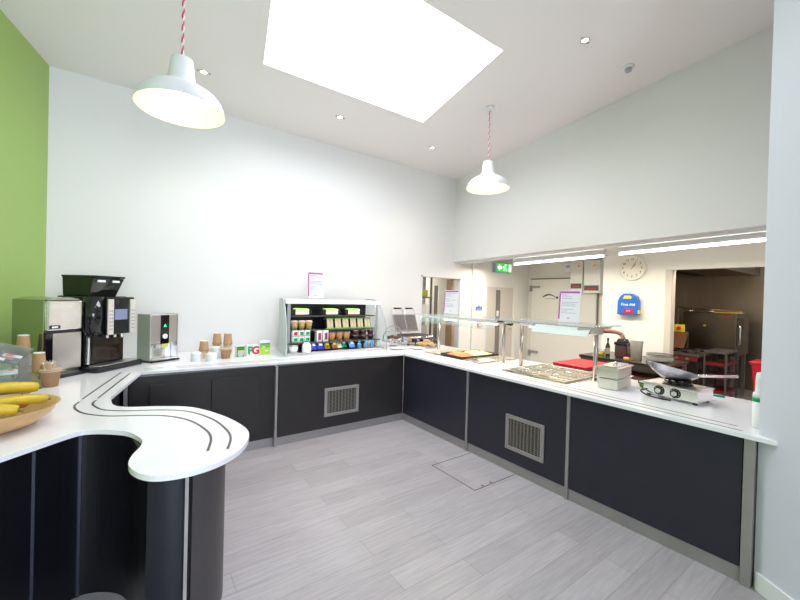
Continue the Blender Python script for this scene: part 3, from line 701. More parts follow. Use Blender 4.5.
banana((-3.66, -1.27, z0+.03), (-3.39, -1.15, z0+.035), .022, .026, 'greenish banana nearest the right rim of the bowl')
banana((-3.80, -1.16, z0+.0), (-3.52, -1.20, z0+.02), .022, .022, 'thin banana lying between the others')
for x, y, z, lb in ((-3.50, -1.09, z0+.02, 'red and orange apple behind the greenish banana'), (-3.62, -1.06, z0-.0, 'green apple half hidden under the bananas')):
    t = thing('apple', lb, 'apple', (x, y, z), 'apples in the bamboo bowl'); col = mat('apple_red', (.62, .16, .06), .35, var=.4, vscale=10) if 'red' in lb else mat('apple_green', (.35, .45, .08), .35, var=.2)
    m = MB(); m.lathe([(.0001, -.028), (.018, -.034), (.036, -.018), (.041, .005), (.034, .026), (.016, .034), (.005, .028), (.0001, .025)], (x, y, z), col, 24); part(m, 'fruit', t)
    m = MB(); m.tube([(x, y, z+.026), (x+.004, y, z+.045)], .0018, MATS['banana_tip'], n=6); part(m, 'stem', t)

# ================================================================== CHILLED DISPLAY ON THE BACK WORKTOP
cx0, cx1 = -1.49, -.06
t = thing('chilled_display', 'glass sided chilled display case with lit top rail, full of sandwiches and drinks', 'display case', (-.78, .65, ZT))
DK = mat('case_dark', (.012, .013, .012), .3); GST = mat('case_grey', (.35, .37, .37), .4, .3)
prof = [(.34, ZT), (.335, 1.10), (.36, 1.22), (.41, 1.36), (.49, 1.49), (.60, 1.585), (.70, 1.61), (.95, 1.61), (.95, ZT)]
m = MB(); m.prism([(cx0+.02, .38), (cx1-.01, .38), (cx1-.01, .95), (cx0+.11, .95)], ZT, ZT+.035, STEEL); part(m, 'base_deck', t, .004)
m = MB(); m.box(cx0+.11, .915, ZT+.035, cx1-.02, .95, 1.57, DK); part(m, 'back_panel', t)
m = MB(); m.prism([(cx0+.045, .56), (cx1-.01, .56), (cx1-.01, .95), (cx0+.11, .95)], 1.565, 1.60, GLG if 0 else mat('case_top', (.66, .72, .72), .25)); part(m, 'top_canopy', t, .004)
m = MB(); m.box(cx0+.04, .51, 1.545, cx1-.01, .56, 1.588, mat('lit_rail', (.88, .90, .95), .3, emit=.15, ecol=(.9, .94, 1))); part(m, 'light_rail', t, .004, label='bright white lit front rail')
m = MB(); m.slab([(cx0-.0+.16*(y_-.34), y_, z_) for y_, z_ in prof], .008, glass('side_glass_left', (.80, .86, .84), .12, .55)); part(m, 'side_glass', t, label='pale greenish glass end')
m = MB(); m.slab([(cx1, y_, z_) for y_, z_ in prof], .008, glass('side_glass_right', (.94, .97, .97), .12, .07)); part(m, 'side_glass', t, label='clear curved glass end')
m = MB(); m.tube([(cx1, y_, z_) for y_, z_ in prof[:-1]], .006, GST, n=6); part(m, 'edge_trim', t)
for x_ in (cx0+.06, cx1-.09): part(MB().box(x_, .50, ZT+.035, x_+.03, .53, 1.54, GST), 'upright', t)
shelves = [(1.385, .60), (1.205, .54), (1.05, .48)]
for z_, y_ in shelves:
    m = MB(); m.box(cx0+.10, y_, z_-.008, cx1-.03, .915, z_, mat('shelf_glass_dark', (.05, .06, .055), .15)); m.box(cx0+.05, y_-.008, z_-.012, cx1-.03, y_, z_+.006, mat('shelf_edge', (.07, .075, .07), .3)); part(m, 'shelf', t)
BREAD = mat('bread', (.82, .68, .46), .7, var=.2, vscale=60); LG = mat('label_green', (.25, .60, .06), .5); FILL = mat('sandwich_filling', (.55, .35, .2), .7, var=.5, vscale=90)
area('display_light', (-.78, .60, 1.54), 1.25, .05, 5, (.95, .97, 1), (math.radians(-15), 0, 0))
root = None
for x_, lb in ((-1.20, 'wide bread sandwich pack on the top chiller shelf at the left'), (-.78, 'wide bread sandwich pack on the top chiller shelf, centre'), (-.44, 'wide bread sandwich pack on the top chiller shelf at the right')):
    if root is None:
        root = thing('sandwich_pack', lb, 'sandwich', (x_, .66, 1.386), 'wide sandwich packs on the top chiller shelf'); X = Matrix.Translation((x_, .66, 1.386))
        m = MB(); m.X = X; m.box(-.13, -.03, 0, .13, .09, .012, BLACK); m.box(-.13, -.03, 0, -.09, .09, .085, BLACK); m.box(.10, -.03, .0, .13, .09, .075, BLACK); part(m, 'tray', root)
        m = MB(); m.X = X; m.box(-.085, -.028, .014, .095, .08, .05, BREAD); m.box(-.085, -.026, .05, .095, .08, .058, FILL); m.box(-.085, -.028, .058, .095, .08, .088, BREAD); part(m, 'bread', root, .005)
        m = MB(); m.X = X; m.box(-.11, -.034, .085, .05, .03, .095, LG); part(m, 'sleeve', root)
    else:
        c = copy_tree(root); c.location = (x_, .66, 1.386); c['label'] = lb
# triangular sandwich packs
root = None
ords = ['first', 'second', 'third', 'fourth', 'fifth', 'sixth']
for i, x_ in enumerate((-.81, -.69, -.575, -.455, -.34, -.222)):
    lb = ords[i]+' upright cut sandwich pack from the left on the second chiller shelf'
    if root is None:
        root = thing('sandwich_wedge', lb, 'sandwich', (x_, .60, 1.206), 'upright sandwich packs with green trim'); X = Matrix.Translation((x_, .60, 1.206)) @ Matrix.Rotation(-.22, 4, 'X')
        m = MB(); m.X = X; m.box(-.052, 0, .002, .052, .08, .016, LG); m.box(-.052, -.004, .140, .052, .08, .150, LG); m.box(-.052, .004, .016, -.042, .08, .14, BLACK); m.box(.046, .004, .016, .052, .08, .14, BLACK); part(m, 'carton', root)
        m = MB(); m.X = X; m.box(-.042, .002, .018, .0, .07, .138, BREAD); m.box(.0, .004, .018, .008, .07, .138, FILL); m.box(.008, .002, .018, .046, .07, .138, BREAD); part(m, 'bread', root)
    else:
        c = copy_tree(root); c.location = (x_, .60, 1.206); c['label'] = lb
def tub(x, y, z, r, h, body, lid, lb, grp, name='food_pot', cat='pot', top=None):
    t = thing(name, lb, cat, (x, y, z), grp)
    m = MB(); m.lathe([(r*.72, 0), (r, h*.82), (r, h*.84)], (x, y, z), body, 20); part(m, 'pot', t)
    m = MB(); m.lathe([(r*1.05, h*.83), (r*1.05, h*.9), (r*.8, h), (.0001, h)], (x, y, z), lid, 20); part(m, 'lid', t)
    return t
PASTA = mat('pasta_mix', (.62, .45, .16), .6, var=.6, vscale=60); SALM = mat('pink_mix', (.7, .25, .14), .6, var=.6, vscale=60); FRU = mat('fruit_mix', (.72, .30, .12), .5, var=.7, vscale=40)
PNK = mat('pink_lid', (.62, .35, .33), .4); DKP = mat('dark_pot', (.06, .025, .03), .3, var=.5, vscale=30)
for x_, lb in ((-1.31, 'left'), (-1.215, 'middle'), (-1.12, 'right')): tub(x_, .60, 1.206, .045, .12, PASTA, PNK, lb+' of the three pasta pots at the left of the second chiller shelf', 'pasta pots')
for i, x_ in enumerate((-.81, -.70, -.59)): tub(x_, .55, 1.051, .05, .125, FRU, GLF, ('left', 'middle', 'right')[i]+' of the three clear fruit pots on the third chiller shelf', 'fruit pots')
k = 0
for x_ in (-.45, -.32, -.20):
    for z_ in (0, .07):
        k += 1; tub(x_, .56, 1.051+z_, .052, .066, DKP, mat('purple_lid', (.16, .08, .09), .25), ('upper' if z_ else 'lower')+' dark dessert pot, '+('left', 'middle', 'right')[(k-1)//2]+' pair at the right of the third shelf', 'dark dessert pots')
for i, x_ in enumerate((-1.325, -1.245, -1.165)):
    for j in (0, 1):
        zb = 1.051+j*.078
        q = thing('drink_carton', ('upper ' if j else 'lower ')+('left', 'middle', 'right')[i]+' small white drink carton with a green square, third chiller shelf', 'carton', (x_, .52, zb), 'small white cartons stacked two high')
        part(MB().box(x_-.036, .52, zb, x_+.036, .58, zb+.076, WHITEP), 'carton', q, .002)
        m = MB(); m.box(x_-.018, .518, zb+.018, x_+.028, .52, zb+.058, brgr if (i, j) != (0, 1) else REDP); m.box(x_-.034, .518, zb+.004, x_+.034, .52, zb+.012, REDP if i else brgr); part(m, 'print', q)
for x_, lb in ((-1.0, 'left white and maroon drink carton on the third chiller shelf'), (-.91, 'right white and maroon drink carton on the third chiller shelf')):
    q = thing('juice_carton', lb, 'carton', (x_, .52, 1.051), 'white and maroon cartons')
    part(MB().box(x_-.036, .52, 1.051, x_+.036, .60, 1.195, WHITEP), 'carton', q, .004); part(MB().box(x_-.016, .517, 1.075, x_+.022, .52, 1.165, mat('maroon', (.35, .02, .10), .5)), 'print', q)
# the deck
zd = ZT+.036
q = thing('milk_bottle', 'white milk bottle with a green cap on the chiller deck', 'bottle', (-1.215, .415, zd))
m = MB(); m.lathe([(.052, 0), (.055, .01), (.055, .085), (.035, .11), (.02, .125)], (-1.215, .415, zd), WHITEP, 24); part(m, 'bottle', q)
m = MB(); m.cyl((-1.215, .415, zd+.125), .022, .018, brgr); part(m, 'cap', q)
q = thing('food_pot', 'round silver and green topped pot, leftmost on the chiller deck', 'pot', (-1.365, .46, zd))
m = MB(); m.lathe([(.045, 0), (.055, .07)], (-1.365, .46, zd), WHITEP, 20); part(m, 'pot', q)
m = MB(); m.lathe([(.057, .07), (.057, .08), (.0001, .085)], (-1.365, .46, zd), mat('foil', (.5, .55, .45), .3, .5, var=.5), 20); part(m, 'lid', q)
def packet(x, y, rot, col, w_, lb, c2=None):
    q = thing('snack_packet', lb, 'snack packet', (x, y, zd), 'snack packets on the chiller deck')
    X = Matrix.Translation((x, y, zd+.003)) @ Matrix.Rotation(rot, 4, 'Z') @ Matrix.Rotation(math.radians(50), 4, 'X')
    n = 8; vs = []; fs = []
    h_ = .125
    for s_ in (1, -1):
        for j in range(n+1):
            for i in range(n+1):
                u, v = i/n, j/n; vs.append(((u-.5)*w_, v*h_, s_*.018*(max(0, math.sin(PI*u)*math.sin(PI*v)))**.5+s_*.0012+.018))
    N1 = (n+1)**2
    for j in range(n):
        for i in range(n):
            a = j*(n+1)+i; fs.append((a, a+1, a+n+2, a+n+1)); fs.append((a+N1, a+n+1+N1, a+n+2+N1, a+1+N1))
    m = MB(); m.X = X; m.add(vs, fs, col, True); part(m, 'bag', q)
    m = MB(); m.X = X; m.box(-w_*.25, .045, .038, w_*.25, .085, .041, c2 or WHITEP); part(m, 'print', q)
BLU = mat('packet_blue', (.02, .04, .42), .3); YEL = mat('packet_yellow', (.75, .62, .03), .35); BRN = mat('packet_brown', (.18, .09, .03), .35)
packet(-1.09, .47, .2, BLU, .09, 'left royal blue snack packet on the chiller deck'); packet(-1.0, .47, .1, BLU, .09, 'right royal blue snack packet on the chiller deck')
packet(-.905, .47, .15, BRN, .09, 'brown snack packet with a yellow top beside the blue ones', YEL); packet(-.80, .47, .1, BRN, .085, 'brown snack packet with yellow print left of the white packet', YEL)
packet(-.72, .50, .1, mat('packet_white', (.8, .8, .76), .4), .08, 'white snack packet in the middle of the chiller deck', YEL); packet(-.635, .52, .1, brgr, .08, 'green snack packet in the middle of the chiller deck')
packet(-.54, .47, .1, mat('packet_light_blue', (.10, .25, .65), .35), .09, 'light blue snack packet left of the water bottles')
for i, x_ in enumerate((-.435, -.335, -.235)):
    q = thing('water_bottle', ('left', 'middle', 'right')[i]+' of the three blue capped water bottles in the chiller', 'bottle', (x_, .46, zd), 'blue capped water bottles')
    m = MB(); m.lathe([(.028, 0), (.03, .01), (.03, .05), (.014, .074)], (x_, .46, zd), mat('water_blue', (.10, .22, .38), .12), 16); part(m, 'bottle', q)
    m = MB(); m.cyl((x_, .46, zd+.072), .017, .022, mat('cap_blue', (.02, .35, .75), .4), n=14); part(m, 'cap', q)

# --- menu cards
def menu(o, right, w_, h_, lb):
    t = thing('menu_card', lb, 'menu card', o, 'white menu cards with magenta edging'); X = face_frame(o, right) @ Matrix.Rotation(-.06, 4, 'X')
    m = MB(); m.X = X; m.box(-w_/2, 0, -.003, w_/2, h_, 0, PAPER); part(m, 'card', t)
    m = MB(); m.X = X; m.box(-w_/2+.004, h_-.028, 0, w_/2-.012, h_-.008, .001, MAG); m.box(-w_/2, .03, 0, -w_/2+.016, h_-.03, .001, MAG); part(m, 'magenta_border', t, label='magenta edging')
    m = MB(); m.X = X; random.seed(hash(lb) % 1 + len(lb))
    for i in range(11):
        z = h_-.05-i*.019
        if i in (3, 7): continue
        a = -w_/2+.03; b = a+random.uniform(.05, w_-.055); m.box(a, z, 0, b, z+.0045, .0008, mat('faint_print', (.30, .30, .40), .6))
    m.box(-.02, .035, 0, .01, .05, .0008, GREYP); part(m, 'printed_lines', t)
    m = MB(); m.X = X; m.box(-w_/2-.01, -.0, -.05, w_/2+.01, .006, .02, GL); part(m, 'stand', t)
menu((-.965, .75, 1.612), (1, 0, 0), .225, .36, 'white menu card with magenta edges standing on the chilled display case')

# ================================================================== BY THE INNER CORNER
t = thing('contact_grill', 'steel double contact grill with both ribbed lids raised', 'contact grill', (.78, .85, ZT))
GRM = mat('grill_iron', (.16, .15, .15), .45, .7, var=.3, vscale=20)
m = MB(); m.box(.50, .60, ZT+.015, 1.03, 1.0, ZT+.13, STEELB); part(m, 'body', t, .012)
for a, b in ((.52, .60), (.98, .60), (.52, .97), (.98, .97)): m = MB(); m.cyl((a, b, ZT), .018, .016, BLACK); part(m, 'foot', t)
for x0_ in (.535, .775):
    m = MB(); m.box(x0_, .64, ZT+.13, x0_+.22, .93, ZT+.145, GRM)
    for i in range(9): m.box(x0_+.012+i*.0225, .65, ZT+.145, x0_+.020+i*.0225, .92, ZT+.151, GRM)
    part(m, 'lower_plate', t)
    X = Matrix.Translation((x0_, .97, ZT+.16)) @ Matrix.Rotation(math.radians(68), 4, 'X')
    m = MB(); m.X = X; m.box(0, .02, -.0, .225, .31, .04, STEELM); 
    for i in range(9): m.box(.012+i*.0225, .03, .04, .022+i*.0225, .30, .048, GRM)
    ld = part(m, 'lid', t, .006)
    m = MB(); m.X = X; m.tube([(.01, .0, .03), (.01, .40, .03), (.03, .42, .03), (.195, .42, .03), (.215, .40, .03), (.215, .0, .03)], .009, STEEL, n=8); m.tube([(.035, .42, .03), (.19, .42, .03)], .014, BLACK, n=10); part(m, 'handle', t).parent = ld
m = MB(); m.box(.60, .585, ZT+.05, .93, .60, ZT+.10, BLACK); m.cyl((.70, .585, ZT+.075), .016, .02, GREYP, axis=(0, -1, 0)); m.cyl((.82, .585, ZT+.075), .016, .02, GREYP, axis=(0, -1, 0)); part(m, 'control_panel', t)
PAST = mat('pastry', (.72, .42, .16), .6, var=.4, vscale=25)
t = thing('cake_dome', 'low clear glass dome over pastries in front of the grill', 'cake dome', (.70, .37, ZT))
m = MB(); m.lathe([(.10, 0), (.19, .012), (.20, .02), (.185, .018), (.0001, .014)], (.70, .37, ZT), STEELB, 40, cap1=False); part(m, 'plate', t)
m = MB(); m.lathe([(.185, .021), (.18, .06), (.15, .11), (.09, .145), (.03, .158), (.0001, .16)], (.70, .37, ZT), GL, 40, cap0=False); dm = part(m, 'glass_dome', t)
m = MB(); m.lathe([(.008, .158), (.010, .17), (.02, .185), (.015, .20), (.0001, .203)], (.70, .37, ZT), GL, 16); part(m, 'knob', t).parent = dm
for i, (a, b, ang, zz) in enumerate(((-.07, -.05, .3, 0), (.04, -.06, 1.0, 0), (.0, .06, -.5, 0), (-.1, .05, 1.7, 0), (.1, .03, 2.2, 0), (.0, .0, .8, .045))):
    x_, y_ = .70+a, .37+b; z_ = ZT+.021+zz
    m = MB(); L = [(x_+.055*math.cos(ang+u)*(1 if 1 else 0)-.055*math.cos(ang), y_+.055*math.sin(ang+u)-.055*math.sin(ang), z_+.026) for u in [-1+.25*k for k in range(9)]]
    m.tube(L, [.007, .015, .021, .025, .026, .025, .021, .015, .007], PAST, n=10)
    o = m.build('pastry', loc=(x_, y_, z_)); tag(o, 'golden curved pastry under the glass dome, '+('front left', 'front right', 'at the back', 'at the far left', 'at the far right', 'resting on top of the rest')[i], 'pastry', 'pastries under the glass dome')
t = thing('glass_cloche', 'clear glass stand of dark muffins with an arched wire handle', 'cake stand', (.27, .66, ZT))
m = MB(); m.lathe([(.07, 0), (.02, .015), (.016, .05), (.12, .07), (.17, .075), (.172, .08), (.0001, .078)], (.27, .66, ZT), GL, 36, cap1=False); part(m, 'stand', t)
m = MB(); m.lathe([(.16, .082), (.158, .15), (.135, .20), (.07, .225), (.0001, .23)], (.27, .66, ZT), GL, 36, cap0=False); part(m, 'glass_cover', t)
m = MB(); m.tube([(.27+.15*math.cos(a), .66, ZT+.19+.12*math.sin(a)) for a in [PI*i/14 for i in range(15)]], .007, GST, n=8); part(m, 'arched_handle', t)
MUF = mat('muffin', (.10, .05, .03), .7, var=.4, vscale=30)
for i, (a, b) in enumerate(((-.09, -.04), (.0, -.09), (.09, -.03), (.0, .03))):
    q = thing('muffin', 'dark muffin in the glass stand, '+('left', 'front', 'right', 'back')[i]+' one', 'muffin', (.27+a, .66+b, ZT+.082), 'muffins in the glass stand')
    m = MB(); m.lathe([(.024, 0), (.034, .04)], (.27+a, .66+b, ZT+.082), CARDL if i % 2 else WHITEP, 16); part(m, 'paper_case', q)
    m = MB(); m.lathe([(.034, .04), (.042, .05), (.036, .07), (.015, .082), (.0001, .084)], (.27+a, .66+b, ZT+.082), MUF, 16); part(m, 'muffin_top', q)
CHINA = mat('white_china', (.82, .82, .80), .15)
for i, (x_, y_, r_, lb) in enumerate(((.13, .33, .12, 'white plate lying left, between the glass stand and the worktop edge'), (.42, .22, .11, 'white plate lying right, before the pastry dome'))):
    m = MB(); m.lathe([(r_*.55, 0), (r_*.95, .014), (r_, .018), (r_*.94, .016), (r_*.6, .005), (.0001, .005)], (x_, y_, ZT+.001), CHINA, 36, cap1=False); tag(m.build('plate', loc=(x_, y_, ZT)), lb, 'plate', 'plates at the inner corner')

# ================================================================== HEATED SERVERY ON THE RIGHT
def servery(x0, x1, ya, yb, lb, pans, lidpan=()):
    """steel well let into the worktop with gastronorm pans"""
    t = thing('heated_well', lb, 'heated well', ((x0+x1)/2, (ya+yb)/2, ZT), 'steel heated wells let into the worktop')
    rim = [(x0-.025, ya+.025), (x0-.025, yb-.025), (x1+.025, yb-.025), (x1+.025, ya+.025)]
    hole = [(x0+.01, ya-.01), (x0+.01, yb+.01), (x1-.01, yb+.01), (x1-.01, ya-.01)]
    part(MB().prism(rim, ZT-.002, ZT+.006, STEELB, [hole]), 'rim', t, .002)
    m = MB(); d_ = .72
    m.box(x0+.013, yb+.013, d_, x1-.013, ya-.013, d_+.004, STEEL); m.box(x0+.0125, yb+.0125, d_, x0+.0145, ya-.0125, ZT, STEEL); m.box(x1-.0145, yb+.0125, d_, x1-.0125, ya-.0125, ZT, STEEL)
    m.box(x0+.0125, ya-.0145, d_, x1-.0125, ya-.0125, ZT, STEEL); m.box(x0+.0125, yb+.0125, d_, x1-.0125, yb+.0145, ZT, STEEL)
    part(m, 'tank', t)
    return t
def gn_pan(x0, x1, y0, y1, z, depth, lb, grp, lid=False, food=None):
    t = thing('steel_pan', lb, 'steel pan', ((x0+x1)/2, (y0+y1)/2, z-depth), grp)
    m = MB(); r_ = .012; ins = .018
    rim = [(x0, y0), (x1, y0), (x1, y1), (x0, y1)]; hole = [(x0+ins, y0+ins), (x1-ins, y0+ins), (x1-ins, y1-ins), (x0+ins, y1-ins)]
    PSM = mat('pan_steel', (.84, .82, .79), .36, .85)
    m.prism(rim, z, z+.004, PSM, [hole])
    m.prism(hole, z-depth+.002, z+.002, PSM, [[(x0+ins+.003, y0+ins+.003), (x1-ins-.003, y0+ins+.003), (x1-ins-.003, y1-ins-.003), (x0+ins+.003, y1-ins-.003)]])
    m.box(x0+ins, y0+ins, z-depth, x1-ins, y1-ins, z-depth+.003, PSM); part(m, 'pan', t)
    if food: part(MB().box(x0+ins+.004, y0+ins+.004, z-depth+.004, x1-ins-.004, y1-ins-.004, z-.02, food), 'food', t)
    if lid:
        m = MB(); m.box(x0+.002, y0+.002, z+.005, x1-.002, y1-.002, z+.010, mat('lid_edge', (.48, .44, .38), .3, 1))
        m.box(x0+.03, y0+.035, z+.010, x1-.03, y1-.035, z+.020, mat('lid_steel', (.70, .67, .62), .22, 1)); ll = part(m, 'lid', t, .004)
        xm, ym = (x0+x1)/2, (y0+y1)/2
        if x1-x0 > y1-y0: m = MB(); m.tube([(xm-.045, ym, z+.018), (xm-.035, ym, z+.038), (xm+.035, ym, z+.038), (xm+.045, ym, z+.018)], .005, STEELB, n=8)
        else: m = MB(); m.tube([(xm, ym-.045, z+.018), (xm, ym-.035, z+.038), (xm, ym+.035, z+.038), (xm, ym+.045, z+.018)], .005, STEELB, n=8)
        part(m, 'lid_handle', t).parent = ll
    return t
servery(.30, 1.03, -.06, -1.07, 'long steel well nearest the inner corner, under the first glass gantry', 0)
servery(.23, .93, -1.47, -2.19, 'steel well full of lidded pans under the second glass gantry', 0)
gn_pan(.325, 1.005, -.40, -.085, ZT+.007, .10, 'empty shallow steel pan left of the black food tray', 'pans in the first well')
gn_pan(.325, 1.005, -.74, -.41, ZT+.007, .10, 'steel pan underneath the black food tray', 'pans in the first well')
gn_pan(.325, 1.005, -1.045, -.75, ZT+.007, .10, 'steel pan holding a white bowl, right of the black food tray', 'pans in the first well')
q = thing('bowl', 'round white bowl in the steel pan right of the food tray', 'bowl', (.62, -.90, ZT-.088))
m = MB(); m.lathe([(.05, 0), (.09, .05), (.115, .085), (.108, .084), (.085, .05), (.0001, .02)], (.62, -.90, ZT-.088), CHINA, 32, cap1=False); part(m, 'bowl', q)
m = MB(); m.lathe([(.096, .066), (.07, .078), (.0001, .082)], (.62, -.90, ZT-.088), mat('cream_food', (.7, .62, .48), .6), 24); part(m, 'food', q)
# black tray of food resting across the pans
q = thing('food_tray', 'black rectangular tray of orange and white food on the first well', 'food tray', (.64, -.60, ZT+.012))
m = MB(); x0, x1, y0, y1, z = .30, .98, -.80, -.40, ZT+.012
m.prism([(x0, y0), (x1, y0), (x1, y1), (x0, y1)], z, z+.028, BLACK, [[(x0+.012, y0+.012), (x1-.012, y0+.012), (x1-.012, y1-.012), (x0+.012, y1-.012)]]); m.box(x0+.01, y0+.01, z, x1-.01, y1-.01, z+.004, BLACK); part(m, 'tray', q, .003)
random.seed(9); CH = mat('orange_food', (.62, .17, .04), .6, var=.4, vscale=30); WH = mat('white_food', (.62, .54, .40), .6, var=.2, vscale=30)
def heap(cx_, cy_, rx, ry, hh, mm, name):
    n = 14; vs = []; fs = []
    for j in range(n+1):
        for i in range(n+1):
            u, v = i/n*2-1, j/n*2-1; e = max(0, 1-u*u)*max(0, 1-v*v)
            vs.append((cx_+u*rx, cy_+v*ry, z+.005+hh*e**.5*(random.uniform(.6, 1.15))))
    for j in range(n):
        for i in range(n): a = j*(n+1)+i; fs.append((a, a+1, a+n+2, a+n+1))
    m = MB(); m.add(vs, fs, mm, True); part(m, name, q, label=None)
heap(.46, -.60, .14, .17, .05, CH, 'orange_food'); heap(.78, -.60, .17, .17, .045, WH, 'white_food')
k = 0
for i in range(2):
    for j in range(3):
        xa = .255+j*.222; ya = -1.49-i*.345
        gn_pan(xa, xa+.216, ya-.335, ya, ZT+.007, .10, 'lidded steel pan in the second well, '+('front', 'middle', 'rear')[j]+' of the '+('left', 'right')[i]+' three', 'lidded pans in the second well', lid=True)
def gantry(ya, yb, x0, x1, xp, zt, lb, front):
    t = thing('glass_gantry', lb, 'serving gantry', (xp, (ya+yb)/2, ZT), 'glass gantries over the heated wells')
    for y in (ya, yb):
        m = MB(); m.cyl((xp, y, ZT+.006), .020, zt-ZT-.012, mat('post_steel', (.40, .38, .38), .28, 1), n=20); p_ = part(m, 'post', t)
        m = MB(); m.cyl((xp, y, ZT), .034, .008, STEELB); part(m, 'post_foot', t).parent = p_
        m = MB(); m.box(x0+.04, y-.012, zt-.03, x1-.03, y+.012, zt-.004, STEELB); part(m, 'bracket', t, .003)
    e = .10
    part(MB().box(x0, yb-e, zt, x1, ya+e, zt+.010, GLG), 'glass_shelf', t, .003, label='pale green edged glass shelf')
    m = MB(); m.box(xp-.06, yb+.02, zt-.052, xp+.06, ya-.02, zt-.006, STEELB); hs = part(m, 'lamp_housing', t, .004)
    n = 3 if ya-yb > .9 else 2
    L = (ya-yb-.1)/n
    for i in range(n):
        m = MB(); a = yb+.05+i*L+.05; m.tube([(xp, a, zt-.062), (xp, a+L-.1, zt-.062)], .010, FOODL, n=10); part(m, 'heat_lamp', t, label='glowing warm heat lamp').parent = hs
    return t
g = gantry(.0, -1.16, .24, .93, .62, 1.425, 'longer glass gantry over the food tray, nearest the inner corner', 0)
m = MB(); cur = [(.24, 1.432), (.215, 1.42), (.195, 1.395), (.178, 1.365), (.170, 1.335)]; yl, yr = -.06, -1.36
vs = [(a, y, b) for y in (yl, yr) for a, b in cur]+[(a+.006, y, b) for y in (yl, yr) for a, b in cur]; n = len(cur)
fs = [(i, i+1, i+n+1, i+n) for i in range(n-1)]+[(i+2*n, i+3*n, i+3*n+1, i+2*n+1) for i in range(n-1)]
m.add(vs, fs, GLG, True); part(m, 'sneeze_glass', g, label='curved pale green front glass')
g = gantry(-1.41, -2.25, .26, .93, .62, 1.435, 'shorter glass gantry with a straight front glass, over the lidded pans', 0)
m = MB(); m.slab([(.54, -1.66, 1.425), (.44, -1.66, 1.335), (.44, -2.25, 1.335), (.54, -2.25, 1.425)], .006, glass('front_glass_reflection', (.95, .97, .99), .10, .78)); part(m, 'sneeze_glass', g, label='straight front glass with a white reflection put in')  # white reflection put into the glass as diffuse colour
m = MB(); m.box(.56, -2.29, 1.36, .68, -2.22, 1.43, STEEL); part(m, 'end_cap', g, .003)
m = MB()
m.lathe([(.03, -.02), (.035, 0), (.03, .05), (.0001, .055)], (.62, -1.25, 1.395), BLACK, 16, axis=(0, 1, 0)); o = m.build('junction_knob', loc=(.62, -1.2, 1.39)); tag(o, 'black clamp knob between the two glass gantries', 'knob')
menu((.74, -.10, 1.437), (0, -1, 0), .29, .345, 'white menu card with magenta edges on the longer gantry by the doorway')
menu((.74, -1.895, 1.447), (0, -1, 0), .235, .335, 'white menu card with magenta edges on the shorter gantry before the cold room door')
for y, p_ in ((-.30, 9), (-.85, 9), (-1.85, 10)): area('food_lamp_light', (.62, y, 1.352), .12, .35, p_*.42, (1, .70, .42))

# --- steel pans, hob and wok
for z_, lb in ((ZT+.088, 'lower of the two stacked rectangular steel pans beside the hob'), (ZT+.182, 'upper lidded steel pan of the stack beside the hob')):
    up = z_ > ZT+.1
    q = gn_pan(-.19, .19, -.098, .098, z_, .084, lb, 'steel pans stacked by the hob', lid=up)
    ctr = Vector((.555, -2.46, 0)); q.location = Vector((ctr.x, ctr.y, z_-.084)); q.rotation_euler = (0, 0, .10)
t = thing('gas_hob', 'low steel tabletop hob with two round black control dials', 'hob', (.70, -2.91, ZT)); X = frame((.50, -2.72, ZT), -1.62)
# hob local: x along the front (towards the camera), y into the kitchen
X = Matrix.Translation((.485, -2.72, ZT)) @ Matrix(((-.11, .994, 0, 0), (-.994, -.11, 0, 0), (0, 0, 1, 0), (0, 0, 0, 1)))
m = MB(); m.X = X; m.box(0, .0, .02, .385, .25, .105, STEELB); part(m, 'casing', t, .005)
m = MB(); m.X = X; m.box(-.006, -.008, .105, .391, .256, .115, STEEL); part(m, 'top_plate', t, .003)
for a, b in ((.03, .03), (.355, .03), (.03, .22), (.355, .22)): m = MB(); m.X = X; m.cyl((a, b, 0), .016, .021, BLACK); part(m, 'foot', t)
for a in (.12, .235):
    m = MB(); m.X = X; m.cyl((a, -.0, .062), .038, .004, BLACK, axis=(0, -1, 0)); kb = part(m, 'dial_plate', t, label='black dial plate')
    m = MB(); m.X = X; m.cyl((a, -.004, .062), .018, .022, STEELB, axis=(0, -1, 0)); m.box(a-.004, -.03, .048, a+.004, -.026, .076, STEEL)
    for i in range(10):
        u = i*2*PI/10; m.box(a+.029*math.cos(u)-.0013, -.0055, .062+.029*math.sin(u)-.0013, a+.029*math.cos(u)+.0013, -.004, .062+.029*math.sin(u)+.0013, WHITEP)
    part(m, 'dial_knob', t).parent = kb
m = MB(); m.X = X; m.cyl((.195, .128, .115), .10, .008, BLACK, n=36)
for i in range(6): u = i*PI/3; m.box(.195+.06*math.cos(u)-.008, .128+.06*math.sin(u)-.008, .12, .195+.06*math.cos(u)+.008, .128+.06*math.sin(u)+.008, .14, BLACK)
m.lathe([(.085, .136), (.095, .136), (.095, .144), (.085, .144)], (.195, .128, 0), BLACK, 36, cap0=False, cap1=False); part(m, 'burner', t)
m = MB(); m.tube(smooth_path([tuple(X @ Vector(p)) for p in [(.02, -.012, .05), (.0, -.04, .035), (.06, -.05, .012), (.16, -.05, .008), (.22, -.03, .008)]], 5), .006, BLACK, n=8); part(m, 'hose', t)
hc = X @ Vector((.185, .125, .150))+Vector((-.045, .035, 0))
t = thing('wok', 'steel wok with a long pale handle resting on the hob', 'wok', tuple(hc)); tilt = Matrix.Translation(hc) @ Matrix.Rotation(math.radians(16), 4, Vector((.58, .81, 0))) @ Matrix.Scale(.88, 4)
m = MB(); m.X = tilt
out_ = [(.0001, 0), (.05, .002), (.10, .018), (.15, .045), (.19, .080), (.208, .105), (.212, .108)]
